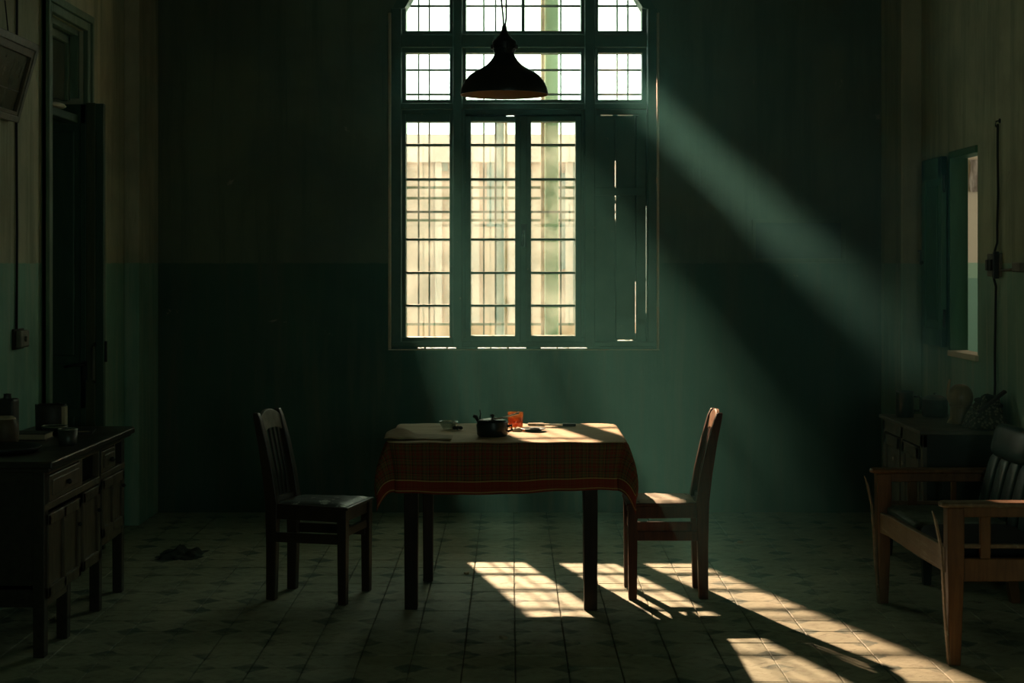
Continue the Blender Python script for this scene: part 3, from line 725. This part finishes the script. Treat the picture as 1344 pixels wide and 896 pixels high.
# amber glass
gl = thing('amber_tumbler', 'amber orange glass tumbler standing behind the black pot', 'glass', (.017, 7.72, TT))
B().lathe([(.001, 0), (.033, 0), (.035, .003), (.038, .073), (.0365, .073), (.0335, .006), (.001, .006)], 32).build('body', M['amber_glass'], gl)
B().lathe([(.001, .008), (.0325, .008), (.0350, .050), (.001, .050)], 28).build('tea', M['amber_glass'], gl)
# saucer
sa = thing('saucer', 'dark saucer with scraps right of the black pot', 'saucer', (.10, 7.56, TT))
B().lathe([(.001, .0), (.036, .0), (.040, .003), (.060, .010), (.058, .012), (.038, .006), (.001, .004)], 32).build('plate', M['pot'], sa)
B().lathe([(.001, .004), (.018, .004), (.014, .012), (.001, .015)], 9, (.008, 0, 0), 1.6, 1).build('scraps', M['rag'], sa)
bb = B(); r_ = random.Random(4)
bb.lathe([(.001, 0), (.026, .001), (.030, .006), (.020, .014), (.001, .018)], 12, (0, 0, 0), 1, .8)
bb.v = [(x + r_.uniform(-.003, .003), y + r_.uniform(-.003, .003), z * r_.uniform(.7, 1.2)) for x, y, z in bb.v]
bb.build('paper_scrap', M['paper'], loc=(.022, 7.545, TT), tag=('crumpled pale paper scrap between the pot and the saucer', 'paper'))
# knife, matchbox
kn = thing('table_knife', 'long knife with a dark handle near the back edge of the table', 'knife', (.115, 7.775, TT))
B().prism([(0, 0), (.13, -.012), (.14, .0), (.13, .008)], 'z', .003, .010).build('blade', M['silver'], kn)
B().box(.13, .195, -.010, .010, 0, .014).build('handle', M['black_metal'], kn, bevel=.003)
bx_ = thing('matchbox', 'small flat matchbox behind the saucer', 'box', (.118, 7.83, TT))
B().box(-.038, .038, -.022, .022, 0, .009).build('sleeve', M['napkin'], bx_, bevel=.001)
B().box(-.041, -.034, -.020, .020, .002, .007).build('tray', M['tin'], bx_)

# ================================================================== chairs
def chair(label, loc, rz, wd, crest, seatm, L=.352, WR=.25, WF=.31):
    t = thing('dining_chair', label, 'chair', loc, rz, 'dining chairs at the table')
    a = .0225
    for s in (-1, 1):
        yr = s * WR / 2; yf = s * WF / 2
        B().frustum((L, yf, 0), (a * .85, a * .85), (L, yf, .435), (a, a)).build('leg', wd, t, bevel=.003)
        # rear leg and back post: one piece, raked above the seat
        pts = [(-.004, 0, .022, .021), (0, .25, .025, .022), (0, .45, .030, .022), (-.018, .58, .027, .021), (-.045, .72, .022, .020), (-.072, .83, .017, .018), (-.082, .862, .012, .015)]
        secs = [[(x - hw, yr - hd, z), (x + hw, yr - hd, z), (x + hw, yr + hd, z), (x - hw, yr + hd, z)] for x, z, hw, hd in pts]
        B().sweep(secs).build('leg', wd, t, bevel=.004)
        B().box(.02, L, min(yr, yf) * 0 + (s * (WR + WF) / 4) - .009, (s * (WR + WF) / 4) + .009, .270, .315).build('stretcher', wd, t, bevel=.003)
        m = Matrix.Translation((L / 2, s * (WR + WF) / 4, 0)) @ Matrix.Rotation(math.atan2(yf - yr, L), 4, 'Z')
        B().box(-L / 2, L / 2, -.011, .011, .375, .432, m).build('apron', wd, t, bevel=.003)
    B().box(L - .012, L + .010, -WF / 2, WF / 2, .375, .432).build('apron', wd, t, bevel=.003)
    B().box(-.010, .010, -WR / 2, WR / 2, .375, .432).build('apron', wd, t, bevel=.003)
    B().box(L - .009, L + .009, -WF / 2, WF / 2, .305, .345).build('stretcher', wd, t, bevel=.003)
    st = B().prism([(-.0, -WR / 2 - .012), (L + .03, -WF / 2 - .022), (L + .03, WF / 2 + .022), (0, WR / 2 + .012)], 'z', .432, .445).build('seat', wd, t, bevel=.004)
    # worn cover: a thin wavy skin
    bb = B(); vs = []; fs = []; n1, n2 = 16, 14; r_ = random.Random(int(abs(rz) * 10) + 1)
    for i in range(n1 + 1):
        for j in range(n2 + 1):
            f = i / n1; w = (WR + (WF - WR) * f) / 2 + .006
            ed = min(i, n1 - i, j, n2 - j)
            jx = r_.uniform(-.004, .004) if ed == 0 else 0
            z = .446 + (.010 if ed > 1 else (.007 if ed == 1 else 0.0)) + .003 * mnoise.noise(Vector((i * .5, j * .5, rz)))
            vs.append((.03 + (L - .02) * f + jx, -w + 2 * w * j / n2 + jx, z))
    for i in range(n1):
        for j in range(n2):
            q = i * (n2 + 1) + j; fs.append((q, q + n2 + 1, q + n2 + 2, q + 1))
    bb._add(vs, fs, True).build('seat_cover', seatm, st)
    # back: crest rail with a humped top, lower rail, slats
    cr = []
    for q in range(13):
        f = -1 + q / 6; z = .835 + .035 * math.cos(f * PI / 2) ** .8 + .0; cr.append((f * (WR / 2 - .012), z))
    poly = cr + [(WR / 2 - .012, .765), (.04, .782), (-.04, .782), (-WR / 2 + .012, .765)]
    b = B()
    def rake(z): return -.018 - (z - .58) * .21 if z > .58 else -.018
    secs = [[(rake(z) + o - .004 * (1 - (y / (WR / 2)) ** 2), y, z) for y, z in poly] for o in (-.009, .010)]
    b.sweep(secs).build('crest_rail', crest, t, bevel=.004)
    B().box(-.012, .012, -WR / 2, WR / 2, .446, .470).build('back_rail', wd, t, bevel=.003)
    for q in range(4):
        y = (q - 1.5) * WR * .19; z0, z1 = .462, .79
        zs_ = [z0, .58, .68, z1]; hw = .011
        B().sweep([[(rake(z) * (1 if z > .52 else .2) - .004, y - hw, z), (rake(z) * (1 if z > .52 else .2) + .005, y - hw, z), (rake(z) * (1 if z > .52 else .2) + .005, y + hw, z), (rake(z) * (1 if z > .52 else .2) - .004, y + hw, z)] for z in zs_]).build('slat', wd, t, bevel=.002)
    return t
chair('dark wooden chair left of the table with a peeling black seat', (-1.078, 7.54, 0), math.radians(-14.2), M['chair_wood_left'], M['worn_crest'], M['seat_left'], .358, .255, .322)
chair('red-brown wooden chair right of the table with a pale worn seat', (.885, 7.56, 0), PI, M['chair_wood'], M['rubbed_red'], M['seat_right'], .326, .245, .285)

# ================================================================== sideboard at the left
sbd = thing('sideboard', 'long dark wooden sideboard with drawers and doors against the left wall', 'sideboard', (-2.06, 6.95, 0))
dw, fw = M['dark_wood_x'], M['sideboard_front']
SX, Y0, Y1 = .215, -.64, .66      # local front face x, near and far ends
B().prism([(-.225, Y0 - .05), (SX + .045, Y0 - .05), (SX + .055, Y1 - .02), (SX + .035, Y1 + .03), (-.225, Y1 + .03)], 'z', .752, .780).build('top', dw, sbd, bevel=.006)
B().box(-.22, SX + .03, Y0 - .03, Y1 + .015, .735, .752).build('moulding', dw, sbd, bevel=.004)
bb = B().box(-.22, SX - .02, Y0, Y0 + .02, .20, .735).box(-.22, SX - .02, Y1 - .02, Y1, .27, .735).box(-.22, -.20, Y0, Y1, .25, .735)
bb.box(-.22, SX - .02, -.10, -.085, .25, .735).box(-.22, SX - .02, .20, .215, .27, .735).box(-.22, SX - .02, Y0, Y1, .27, .285)
bb.build('carcass', dw, sbd)
for y, w, zt in ((Y0 + .025, .030, .735), (-.29, .028, .26), (.225, .028, .735), (Y1 - .025, .026, .735)):
    B().frustum((SX - .022, y, 0), (.022, w * .9), (SX - .022, y, zt), (.024, w)).build('leg', dw, sbd, bevel=.003)
for y in (Y0 + .025, Y1 - .025):
    B().frustum((-.19, y, 0), (.020, .024), (-.19, y, .735), (.022, .026)).build('leg', dw, sbd, bevel=.003)
B().box(SX - .03, SX, Y0, Y1, .715, .738).build('rail', fw, sbd, bevel=.003)
B().box(SX - .03, SX + .002, Y0, .21, .575, .605).build('rail', fw, sbd, bevel=.003)
B().box(SX - .03, SX + .004, .22, Y1, .585, .612).build('rail', fw, sbd, bevel=.003)
B().box(SX - .03, SX, Y0, -.26, .195, .225).build('rail', fw, sbd, bevel=.003)
B().box(SX - .03, SX, .215, Y1, .285, .320).build('rail', fw, sbd, bevel=.003)
B().box(SX - .03, SX, -.13, -.075, .60, .72).build('divider', fw, sbd, bevel=.003)
B().box(SX - .03, SX, .195, .225, .27, .72).build('divider', fw, sbd, bevel=.003)
def drawer(y0, y1, z0, z1):
    d = B().box(SX - .02, SX + .006, y0, y1, z0, z1).build('drawer', fw, sbd, bevel=.004)
    B().box(SX + .004, SX + .012, y0 + .03, y1 - .03, z0 + .02, z1 - .02).build('drawer_panel', M['sideboard_front'], d, bevel=.006)
    B().lathe([(.001, 0), (.007, 0), (.012, .012), (.009, .02), (.001, .023)], 12).build('knob', M['black_metal'], d, (SX + .011, (y0 + y1) / 2, (z0 + z1) / 2), (0, PI / 2, 0))
drawer(Y0 + .055, -.135, .608, .712); drawer(.23, .47, .615, .712)
B().box(SX - .03, SX, .47, .49, .61, .72).build('divider', fw, sbd, bevel=.003)
def cdoor(y0, y1, z0, z1, n):
    b = B(); w = .032; e = SX + .010
    ys = [y0 + (y1 - y0) * q / n for q in range(n + 1)]
    b.box(SX - .012, e, y0, y1, z0, z0 + .045).box(SX - .012, e, y0, y1, z1 - .045, z1)
    for q, yy in enumerate(ys):
        a, c = (yy, yy + w) if q == 0 else ((yy - w, yy) if q == n else (yy - w / 2, yy + w / 2))
        b.box(SX - .012, e, a, c, z0, z1)
    d = b.build('door', fw, sbd, bevel=.004)
    for q in range(n):
        B().box(SX - .008, SX - .002, ys[q] + .01, ys[q + 1] - .01, z0 + .03, z1 - .03).build('door_panel', fw, d)
    B().lathe([(.001, 0), (.006, 0), (.010, .01), (.001, .018)], 10).build('knob', M['black_metal'], d, (e, y1 - .045, (z0 + z1) / 2 + .06), (0, PI / 2, 0))
cdoor(Y0 + .03, -.135, .228, .560, 2); cdoor(-.095, .185, .235, .572, 1); cdoor(.235, .625, .322, .582, 2)
# things on the sideboard
Zs = .780
cn = thing('tin_canister', 'dark square-shouldered tin canister with its lit side painted pale, standing on the sideboard', 'canister', (-2.145, 7.44, Zs))
B().lathe([(.001, 0), (.066, 0), (.069, .004), (.071, .112), (.068, .116), (.066, .110), (.064, .01), (.001, .008)], 26, sy=.85).build('body', M['tin'], cn)
B().prism([(.060, -.035), (.0715, -.02), (.0725, .02), (.060, .036)], 'z', .006, .112).build('lit_side', M['card'], cn)  # window light on this side, put in as a pale strip
bb = B().lathe([(.066, .112), (.072, .114), (.070, .120), (.064, .118)], 26, sy=.85)
r_ = random.Random(3); bb.v = [(x, y, z + r_.uniform(-.003, .004)) for x, y, z in bb.v]; bb.build('ragged_rim', M['tin'], cn)
eb = thing('enamel_bowl', 'shallow bowl with a shiny rim in front of the canister', 'bowl', (-2.07, 7.24, Zs))
B().lathe([(.001, 0), (.03, 0), (.036, .006), (.055, .030), (.058, .040), (.055, .040), (.034, .010), (.001, .006)], 28).build('body', M['enamel_dark'], eb)
B().lathe([(.0565, .038), (.0595, .040), (.0565, .043), (.054, .040), (.0565, .038)], 28).build('rim', M['silver'], eb)
jr = thing('clay_jar', 'brown round-shouldered clay jar at the left edge on the sideboard', 'jar', (-2.175, 6.86, Zs))
B().lathe([(.001, 0), (.050, 0), (.056, .01), (.060, .05), (.058, .085), (.048, .108), (.030, .118), (.001, .120)], 26).build('body', M['brown_jar'], jr)
B().lathe([(.044, .108), (.047, .112), (.036, .121), (.001, .124)], 26).build('lid', M['card'], jr)
bt = thing('dark_bottle', 'dark square bottle behind the clay jar on the sideboard', 'bottle', (-2.245, 7.12, Zs))
B().box(-.045, .04, -.045, .045, 0, .175).build('body', M['tin'], bt, bevel=.01)
B().lathe([(.02, .17), (.016, .19), (.018, .196), (.001, .198)], 14).build('cap', M['black_metal'], bt)
bk = thing('old_book', 'worn tan book lying flat between jar and bowl on the sideboard', 'book', (-2.13, 7.08, Zs))
B().box(-.10, .085, -.065, .065, .0, .004).box(-.10, .085, -.065, .065, .026, .030).box(-.10, -.096, -.065, .065, 0, .03).build('cover', M['tin'], bk, bevel=.001)
B().box(-.094, .080, -.061, .061, .004, .026).build('pages', M['card'], bk)
tr_ = thing('round_tray', 'large dark round tray at the near end of the sideboard', 'tray', (-2.10, 6.60, Zs))
B().lathe([(.001, .003), (.128, .003), (.140, .010), (.150, .022), (.153, .022), (.145, .008), (.130, 0), (.001, 0)], 44).build('dish', M['black_metal'], tr_)
B().lathe([(.149, .020), (.152, .0235), (.155, .020), (.152, .017), (.149, .020)], 44).build('rim', M['enamel_dark'], tr_)
cp = thing('metal_cup', 'small dull metal cup near the front edge of the sideboard', 'cup', (-1.905, 6.86, Zs))
B().lathe([(.001, 0), (.036, 0), (.038, .004), (.042, .066), (.040, .066), (.036, .006), (.001, .005)], 28).build('body', M['pan_metal'], cp)
B().lathe([(.041, .064), (.0435, .066), (.041, .069), (.039, .066), (.041, .064)], 28).build('rim', M['silver'], cp)
sl = thing('slate_board', 'thin black board lying flat at the far end of the sideboard', 'board', (-1.985, 7.36, Zs), .15)
B().box(-.06, .06, -.08, .08, 0, .008).build('slab', M['black_metal'], sl, bevel=.002)
B().tube([(-.05, -.07, .010), (.05, -.07, .010)], .002, 6).build('edge', M['pale_edge'], sl)

# ================================================================== picture, wires, switches on the left wall
pf = thing('picture_frame', 'dusty wooden picture frame tilting forward high on the left wall', 'picture frame', (XL + .012, 6.98, 2.205), rot=(0, math.radians(15.5), 0))
for nm, bx, mt in (('frame', (0, .030, -.34, .35, 0, .030), 'bakelite'), ('frame', (0, .030, -.34, .35, .335, .370), 'bakelite'), ('frame', (0, .030, .315, .35, 0, .37), 'bakelite'), ('frame', (0, .030, -.34, -.305, 0, .37), 'bakelite')):
    B().box(*bx).build(nm, M[mt], pf, bevel=.004)
bb = B().box(.004, .024, -.31, .32, .03, .048).box(.004, .024, -.31, .32, .30, .336).box(.004, .024, .295, .318, .03, .336); bb.build('slip', M['brown_jar'], pf, bevel=.003)
B().box(.002, .010, -.31, .318, .02, .345).build('picture', M['picture_glass'], pf)
B().box(.010, .012, -.31, .30, .135, .140).build('crease', M['tin'], pf)
B().tube([(-.005, 0, .36), (-.06, 0, .50)], .003, 6).build('hanging_wire', M['cord'], pf)
sw = thing('light_switch', 'old switch box at the end of the wire on the left wall', 'switch', (XL, 7.43, 1.158))
B().box(0, .012, -.075, .075, 0, .095).build('backplate', M['dark_wood'], sw, bevel=.003)
B().box(.012, .040, -.06, .065, .008, .088).build('cover', M['bakelite'], sw, bevel=.006)
B().box(.040, .050, -.01, .012, .035, .060).build('rocker', M['bakelite'], sw, bevel=.003)
B().tube([(XL + .007, 7.405, 1.25), (XL + .008, 7.41, 1.7), (XL + .007, 7.403, 2.2), (XL + .008, 7.41, 2.9), (XL + .007, 7.41, 4.55)], .006, 6).build('electric_wire', M['cord'], tag=('dark electric wire running up the left wall from the switch', 'wire'))
# right wall
w2 = [(XR - .012, 7.965, 2.25), (XR - .010, 7.975, 2.1), (XR - .010, 7.965, 1.9), (XR - .010, 7.98, 1.75), (XR - .010, 7.978, 1.66), (XR - .026, 7.985, 1.60), (XR - .026, 7.99, 1.49), (XR - .012, 7.995, 1.44), (XR - .010, 8.01, 1.30), (XR - .010, 8.02, 1.1), (XR - .012, 8.01, .95), (XR - .012, 8.03, .80)]
B().tube(w2, .006, 6).build('electric_wire', M['cord'], tag=('dark electric wire hanging down the right wall past the switch box', 'wire'))
hk = thing('wall_hook', 'small dark hook at the top of the hanging wire on the right wall', 'hook', (XR, 7.965, 2.245))
B().lathe([(.001, 0), (.012, 0), (.012, .006), (.001, .008)], 10).build('plate', M['black_metal'], hk, (0, 0, .02), (0, -PI / 2, 0))
B().tube([(-.004, 0, .02), (-.02, 0, .018), (-.024, .0, .0), (-.018, 0, -.012)], .004, 6).build('hook', M['black_metal'], hk)
sb2 = thing('switch_box', 'weathered double switch box on the right wall beside the hatch', 'switch', (XR, 8.02, 1.49))
B().box(-.014, 0, -.09, .12, 0, .115).build('backplate', M['bakelite'], sb2, bevel=.004)
B().box(-.040, -.014, -.085, -.060, -.01, .125).build('fuse', M['black_metal'], sb2, bevel=.004)
for y in (.01, .065): B().box(-.030, -.014, y, y + .035, .03, .085).build('rocker', M['tin'], sb2, bevel=.004)
jb = thing('junction_box', 'small junction box with a short pipe at the right edge of the right wall', 'junction box', (XR, 7.62, 1.515))
B().box(-.035, 0, -.07, .05, 0, .045).build('box', M['bakelite'], jb, bevel=.005)
B().tube([(-.012, .05, .012), (-.012, .31, .006)], .007, 8).build('pipe', M['bakelite'], jb)
br = thing('wall_bracket', 'narrow wooden bracket on the right wall beyond the open shutter', 'bracket', (XR, 9.38, 1.565))
B().box(-.02, 0, -.035, .035, .07, .30).build('backboard', M['settee_rail'], br, bevel=.004)
B().box(-.04, 0, -.05, .05, .055, .07).build('shelf', M['black_metal'], br, bevel=.003)
B().box(-.032, 0, -.035, .035, -.02, .055).build('box', M['tin'], br, bevel=.004)

# ================================================================== cabinet at the right
cb_ = thing('low_cabinet', 'low grey-green wooden cabinet against the right wall behind the settee', 'cabinet', (2.19, 8.15, 0))
cw, ct, cs_ = M['cab_wood'], M['cab_top'], M['cab_side']
fx, y0, y1 = -.205, -.42, .42
B().box(fx - .018, .215, y0 - .012, y1 + .012, .728, .750).build('top', ct, cb_, bevel=.005)
bb = B().box(fx + .02, .205, y0, y0 + .018, .14, .728).box(fx + .02, .205, y1 - .018, y1, .14, .728).box(.19, .205, y0, y1, .14, .728).box(fx + .02, .205, y0, y1, .14, .16)
bb.build('carcass', cs_, cb_)
bb = B().box(fx, fx + .022, y0, y1, .665, .728).box(fx, fx + .022, y0, y0 + .05, .12, .728).box(fx, fx + .022, y1 - .05, y1, .12, .728).box(fx, fx + .022, -.02, .02, .12, .728).box(fx, fx + .022, y0, y1, .12, .18)
bb.build('face_frame', cw, cb_, bevel=.003)
for yy in (y0 + .025, y1 - .025):
    for xx in (fx + .024, .18): B().frustum((xx, yy, 0), (.018, .018), (xx, yy, .14), (.024, .024)).build('leg', cs_, cb_, bevel=.003)
for a, c in ((y0 + .055, -.025), (.025, y1 - .055)):
    b = B(); e = fx - .008
    b.box(e, fx + .012, a, c, .185, .24).box(e, fx + .012, a, c, .60, .66).box(e, fx + .012, a, a + .05, .185, .66).box(e, fx + .012, c - .05, c, .185, .66)
    d = b.build('door', cw, cb_, bevel=.004)
    B().box(fx + .002, fx + .012, a + .04, c - .04, .22, .62).build('door_panel', cw, d)
    B().lathe([(.001, 0), (.010, 0), (.010, .004), (.001, .006)], 10).build('keyhole_plate', M['silver'], d, (e, (c - .025 if a < 0 else a + .12), .545), (0, -PI / 2, 0))
Zc = .750
mg = thing('enamel_mug', 'tall dark enamel mug with a square handle on the low cabinet', 'mug', (2.062, 8.40, Zc))
B().lathe([(.001, 0), (.043, 0), (.046, .004), (.046, .128), (.048, .134), (.045, .136), (.043, .128), (.043, .008), (.001, .006)], 28).build('body', M['enamel_dark'], mg)
B().tube([(.044, 0, .108), (.072, -.012, .108), (.078, -.014, .10), (.078, -.014, .042), (.072, -.012, .034), (.044, 0, .034)], .006, 8).build('handle', M['enamel_dark'], mg)
pn = thing('saucepan', 'dull metal saucepan with a lid behind the mug on the low cabinet', 'saucepan', (2.228, 8.43, Zc))
B().lathe([(.001, 0), (.060, 0), (.066, .006), (.067, .088), (.070, .092), (.066, .094), (.063, .088), (.061, .008), (.001, .006)], 32).build('body', M['pan_metal'], pn)
ld = B().lathe([(.064, .093), (.060, .098), (.03, .112), (.001, .116)], 28).build('lid', M['pan_metal'], pn)
B().lathe([(.004, .114), (.010, .122), (.001, .126)], 10).build('knob', M['black_metal'], ld)
B().tube([(.066, -.02, .08), (.09, -.05, .086), (.11, -.08, .088)], .007, 8).build('handle', M['black_metal'], pn)
jg = thing('wooden_jug', 'brown domed wooden jug with an upright handle on the low cabinet', 'jug', (2.258, 8.06, Zc))
B().lathe([(.001, 0), (.054, 0), (.056, .004), (.050, .05), (.050, .092), (.057, .102), (.063, .118), (.0645, .135), (.061, .155), (.053, .173), (.040, .187), (.022, .196), (.001, .199)], 30).build('body', M['jug_wood'], jg)
B().lathe([(.050, .088), (.0545, .091), (.0545, .096), (.052, .099)], 30).build('band', M['brown_pipe'], jg)
hd = B()
for dy in (-.011, .011): hd.tube([(-.056, dy, .115), (-.060, dy, .15), (-.058, dy * .6, .19), (-.052, dy * .4, .222)], [.007, .008, .007, .005], 8)
hd.build('handle', M['jug_wood'], jg)
B().tube([(-.048, -.02, .03), (-.064, -.022, .02), (-.070, -.022, .004)], [.005, .005, .004], 6).build('tap', M['pale_edge'], jg)
# heap of patterned cloth
k = N('speckled_cloth'); vo = k.n('ShaderNodeTexVoronoi'); k.l(k.coord('Object'), vo.inputs['Vector']); vo.inputs['Scale'].default_value = 62
M['heap'] = k.surf(k.mix(k.step(vo.outputs[0], .25, .55), (.23, .21, .145), (.06, .062, .045)), .9, 0, vo.outputs[0], .5, .006, spec=.1)
bb = B(); vs = []; fs = []; n1, n2 = 44, 34
for i in range(n1 + 1):
    for j in range(n2 + 1):
        a = -1 + 2 * i / n1; c = -1 + 2 * j / n2
        rr = math.hypot(a, c) ; base = max(0, 1 - (max(abs(a), abs(c)) * .55 + rr * .45) ** 3)
        nz = mnoise.fractal(Vector((a * 2.3, c * 2.3, 4.2)), .8, 2.0, 4)
        h = base * (.105 + .055 * nz) * (1.15 - .45 * c * 0 + .25 * a)
        vs.append((a * .100 + .006 * nz, c * .118 + .005 * nz, max(.003, h + .006)))
for i in range(n1):
    for j in range(n2):
        q = i * (n2 + 1) + j; fs.append((q, q + n2 + 1, q + n2 + 2, q + 1))
bb._add(vs, fs, True).build('cloth_heap', M['heap'], loc=(2.322, 7.860, Zc - .002), tag=('heap of speckled cloth on the near end of the low cabinet', 'cloth'))
B().lathe([(.001, .030), (.03, .028), (.042, .016), (.045, .0), (.070, -.006), (.071, -.009), (.043, -.006)], 26).build('dark_hat', M['black_cloth'], loc=(2.352, 7.890, Zc + .126), rot=(.25, .15, 0), tag=('dark hat lying on top of the cloth heap', 'hat'))
m = Matrix.Rotation(math.radians(-38), 4, 'Y')
B().box(-.085, .085, -.018, .018, -.006, .006, m).build('wooden_paddle', M['dark_wood'], loc=(2.335, 7.79, Zc + .132), tag=('flat dark wooden paddle slanting up out of the cloth heap', 'paddle'))

# ================================================================== settee at the right
se = thing('settee', 'worn wooden settee with black leather back cushions at the right edge', 'settee', (1.95, 6.785, 0))
sw_, sr = M['settee_wood'], M['settee_rail']
ya, yz = -.565, .565
for y, xo, zt in ((ya, -.232, .612), (yz, -.246, .595)):
    B().frustum((xo - .002, y, 0), (.021, .030), (xo, y, .40), (.033, .034)).build('leg', sw_, se, bevel=.004)
    B().box(xo - .033, xo + .033, y - .034, y + .034, .38, zt).build('arm_post', sw_, se, bevel=.005)
    B().frustum((.36, y, 0), (.022, .026), (.30, y, .42), (.026, .03)).build('leg', sw_, se, bevel=.004)
    # split facing strip peeling outwards at the top
    pts = [(-.264 + .004, 0), (-.276, .20), (-.283, .34), (-.292, .46), (-.312, .56), (-.322, .598)]
    if y > 0: pts = [(x - .014, z * .975) for x, z in pts]
    secs = [[(x, y - .030, z), (x + .008, y - .030, z), (x + .008, y - .004, z), (x, y - .004, z)] for x, z in pts]
    secs[-1] = [(p[0] + (0 if q in (0, 3) else -.006), y - .017 + (p[1] - y + .017) * .35, p[2]) for q, p in enumerate(secs[-1])]
    B().sweep(secs).build('split_strip', M['settee_rail'], se, bevel=.002)
    # arm board with a rounded nose
    n_ = [(-.300 if y < 0 else -.312, 0)]
    nose = xo - .062
    poly = [(.36, y - .042), (nose + .03, y - .042), (nose + .008, y - .030), (nose, y), (nose + .008, y + .030), (nose + .03, y + .042), (.36, y + .042)]
    B().prism(poly, 'z', zt, zt + .020).build('armrest', sr if y < 0 else sw_, se, bevel=.008, seg=3)
    B().box(xo, .33, y - .014, y + .014, zt - .040, zt).build('arm_rail', sw_, se, bevel=.004)
    B().box(xo, .36, y - .016, y + .016, .322, .412).build('side_rail', sw_, se, bevel=.005)
    B().box(xo, .33, y - .010, y + .010, .450, .466).build('side_slat', sr, se, bevel=.003)
    for x, w in ((-.112, .021), (.078, .012)):
        B().box(x - w, x + w, y - .011, y + .011, .41, zt - .038).build('spindle', sw_, se, bevel=.004)
B().prism([(ya, .355), (ya + .3, .345), (yz - .2, .335), (yz, .322), (yz, .415), (yz - .25, .430), (0, .437), (ya + .2, .450), (ya, .455)], 'x', -.268, -.246).build('front_rail', sr, se, bevel=.004)
B().box(.27, .30, ya, yz, .32, .41).build('back_seat_rail', sw_, se, bevel=.004)
B().box(-.245, .29, ya + .03, yz - .03, .385, .405).build('seat_board', M['black_cloth'], se)
# seat pads: ribbed far pad, black near cushion
bb = B()
for q in range(18):
    yq = .06 + q * .0265
    secs = []
    for x in (-.235, -.20, -.05, .10, .20):
        zz_ = .425 + (.022 if x > -.22 else .010); secs.append([(x, yq, .406), (x, yq + .004, zz_), (x, yq + .013, zz_ + .005), (x, yq + .022, zz_), (x, yq + .0255, .406)])
    bb.sweep(secs, True)
bb.build('seat_pad', M['ribbed'], se)
def cushion(x0, x1, y0, y1, z0, z1, n=12, puff=.012):
    """soft box"""
    me = bmesh.new(); bmesh.ops.create_cube(me, size=1)
    bmesh.ops.subdivide_edges(me, edges=me.edges[:], cuts=5, use_grid_fill=True)
    cx, cy, cz = (x0 + x1) / 2, (y0 + y1) / 2, (z0 + z1) / 2
    b = B(); me.verts.ensure_lookup_table()
    for v in me.verts:
        p = v.co * 2
        q = Vector([math.copysign(abs(c) ** 1.0, c) for c in p])
        ln = max(1e-6, (abs(q.x) ** 5 + abs(q.y) ** 5 + abs(q.z) ** 5) ** .2); mx = max(abs(q.x), abs(q.y), abs(q.z)); q = q * (mx / ln)
        b.v.append((cx + q.x * (x1 - x0) / 2, cy + q.y * (y1 - y0) / 2, cz + q.z * (z1 - z0) / 2))
    for f in me.faces: b.f.append(tuple(v.index for v in f.verts)); b.sm.append(True)
    me.free(); return b
cushion(-.232, .20, ya + .05, .055, .404, .452).build('seat_cushion', M['black_cloth'], se)
# back: frame, vertical leather channels, head roll
m = Matrix.Translation((.150, 0, .43)) @ Matrix.Rotation(math.radians(14), 4, 'Y')
bk_ = B().box(.055, .080, ya + .04, yz - .04, 0, .36, m).build('back_panel', sw_, se)
for q in range(7):
    y0_ = ya + .06 + q * .143
    b = cushion(0, .075, y0_, y0_ + .136, .0, .285); b.v = [tuple(m @ Vector(v)) for v in b.v]; b.build('back_cushion', M['leather'], se)
for y0_, y1_ in ((ya + .06, -.02), (.0, .50)):
    b = cushion(-.012, .095, y0_, y1_, .268, .425); b.v = [tuple(m @ Vector(v)) for v in b.v]; b.build('head_roll', M['leather'], se)

# ================================================================== litter on the floor
bb = B(); vs = []; fs = []; n1 = 22
for i in range(n1 + 1):
    for j in range(n1 + 1):
        a = -1 + 2 * i / n1; c = -1 + 2 * j / n1
        nz = mnoise.fractal(Vector((a * 2.6, c * 2.6, 9)), .8, 2, 4); base = max(0, 1 - math.hypot(a, c) ** 2)
        vs.append((a * .12 * (1 + .2 * nz), c * .14 * (1 + .25 * nz), .002 + base * max(.008, .03 + .035 * nz)))
for i in range(n1):
    for j in range(n1):
        q = i * (n1 + 1) + j; fs.append((q, q + n1 + 1, q + n1 + 2, q + 1))
bb._add(vs, fs, True).build('floor_rag', M['rag'], loc=(-1.98 + .22, 8.53, 0), tag=('dark rag crumpled on the floor past the sideboard', 'rag'))
def shard(x, y, r, seed, lab):
    r_ = random.Random(seed); n = 6
    poly = [(x_ * r * r_.uniform(.5, 1.2), y_ * r * .7 * r_.uniform(.5, 1.2)) for x_, y_ in ((math.cos(2 * PI * q / n), math.sin(2 * PI * q / n)) for q in range(n))]
    B().prism(poly, 'z', .0012, .011).build('tile_shard', M['card'], loc=(x, y, 0), rot=(0, 0, r_.uniform(0, 3)), tag=(lab, 'shard'), bevel=.001)
shard(-.035, 6.64, .028, 1, 'small broken tile shard on the floor in front of the table')
shard(-.225, 8.02, .022, 2, 'tiny broken shard on the floor under the back of the table')
shard(1.27, 8.9, .03, 3, 'small shard on the dim floor behind the right chair')
# ================================================================== haze filling the room
hz = B().box(XL - .01, XR + .01, 6.0, YB + .09, 0.0, ZC - .005).build('haze', M['haze'], tag=('thin dusty haze filling the room and catching the sunbeams', 'haze', None, 'stuff'))
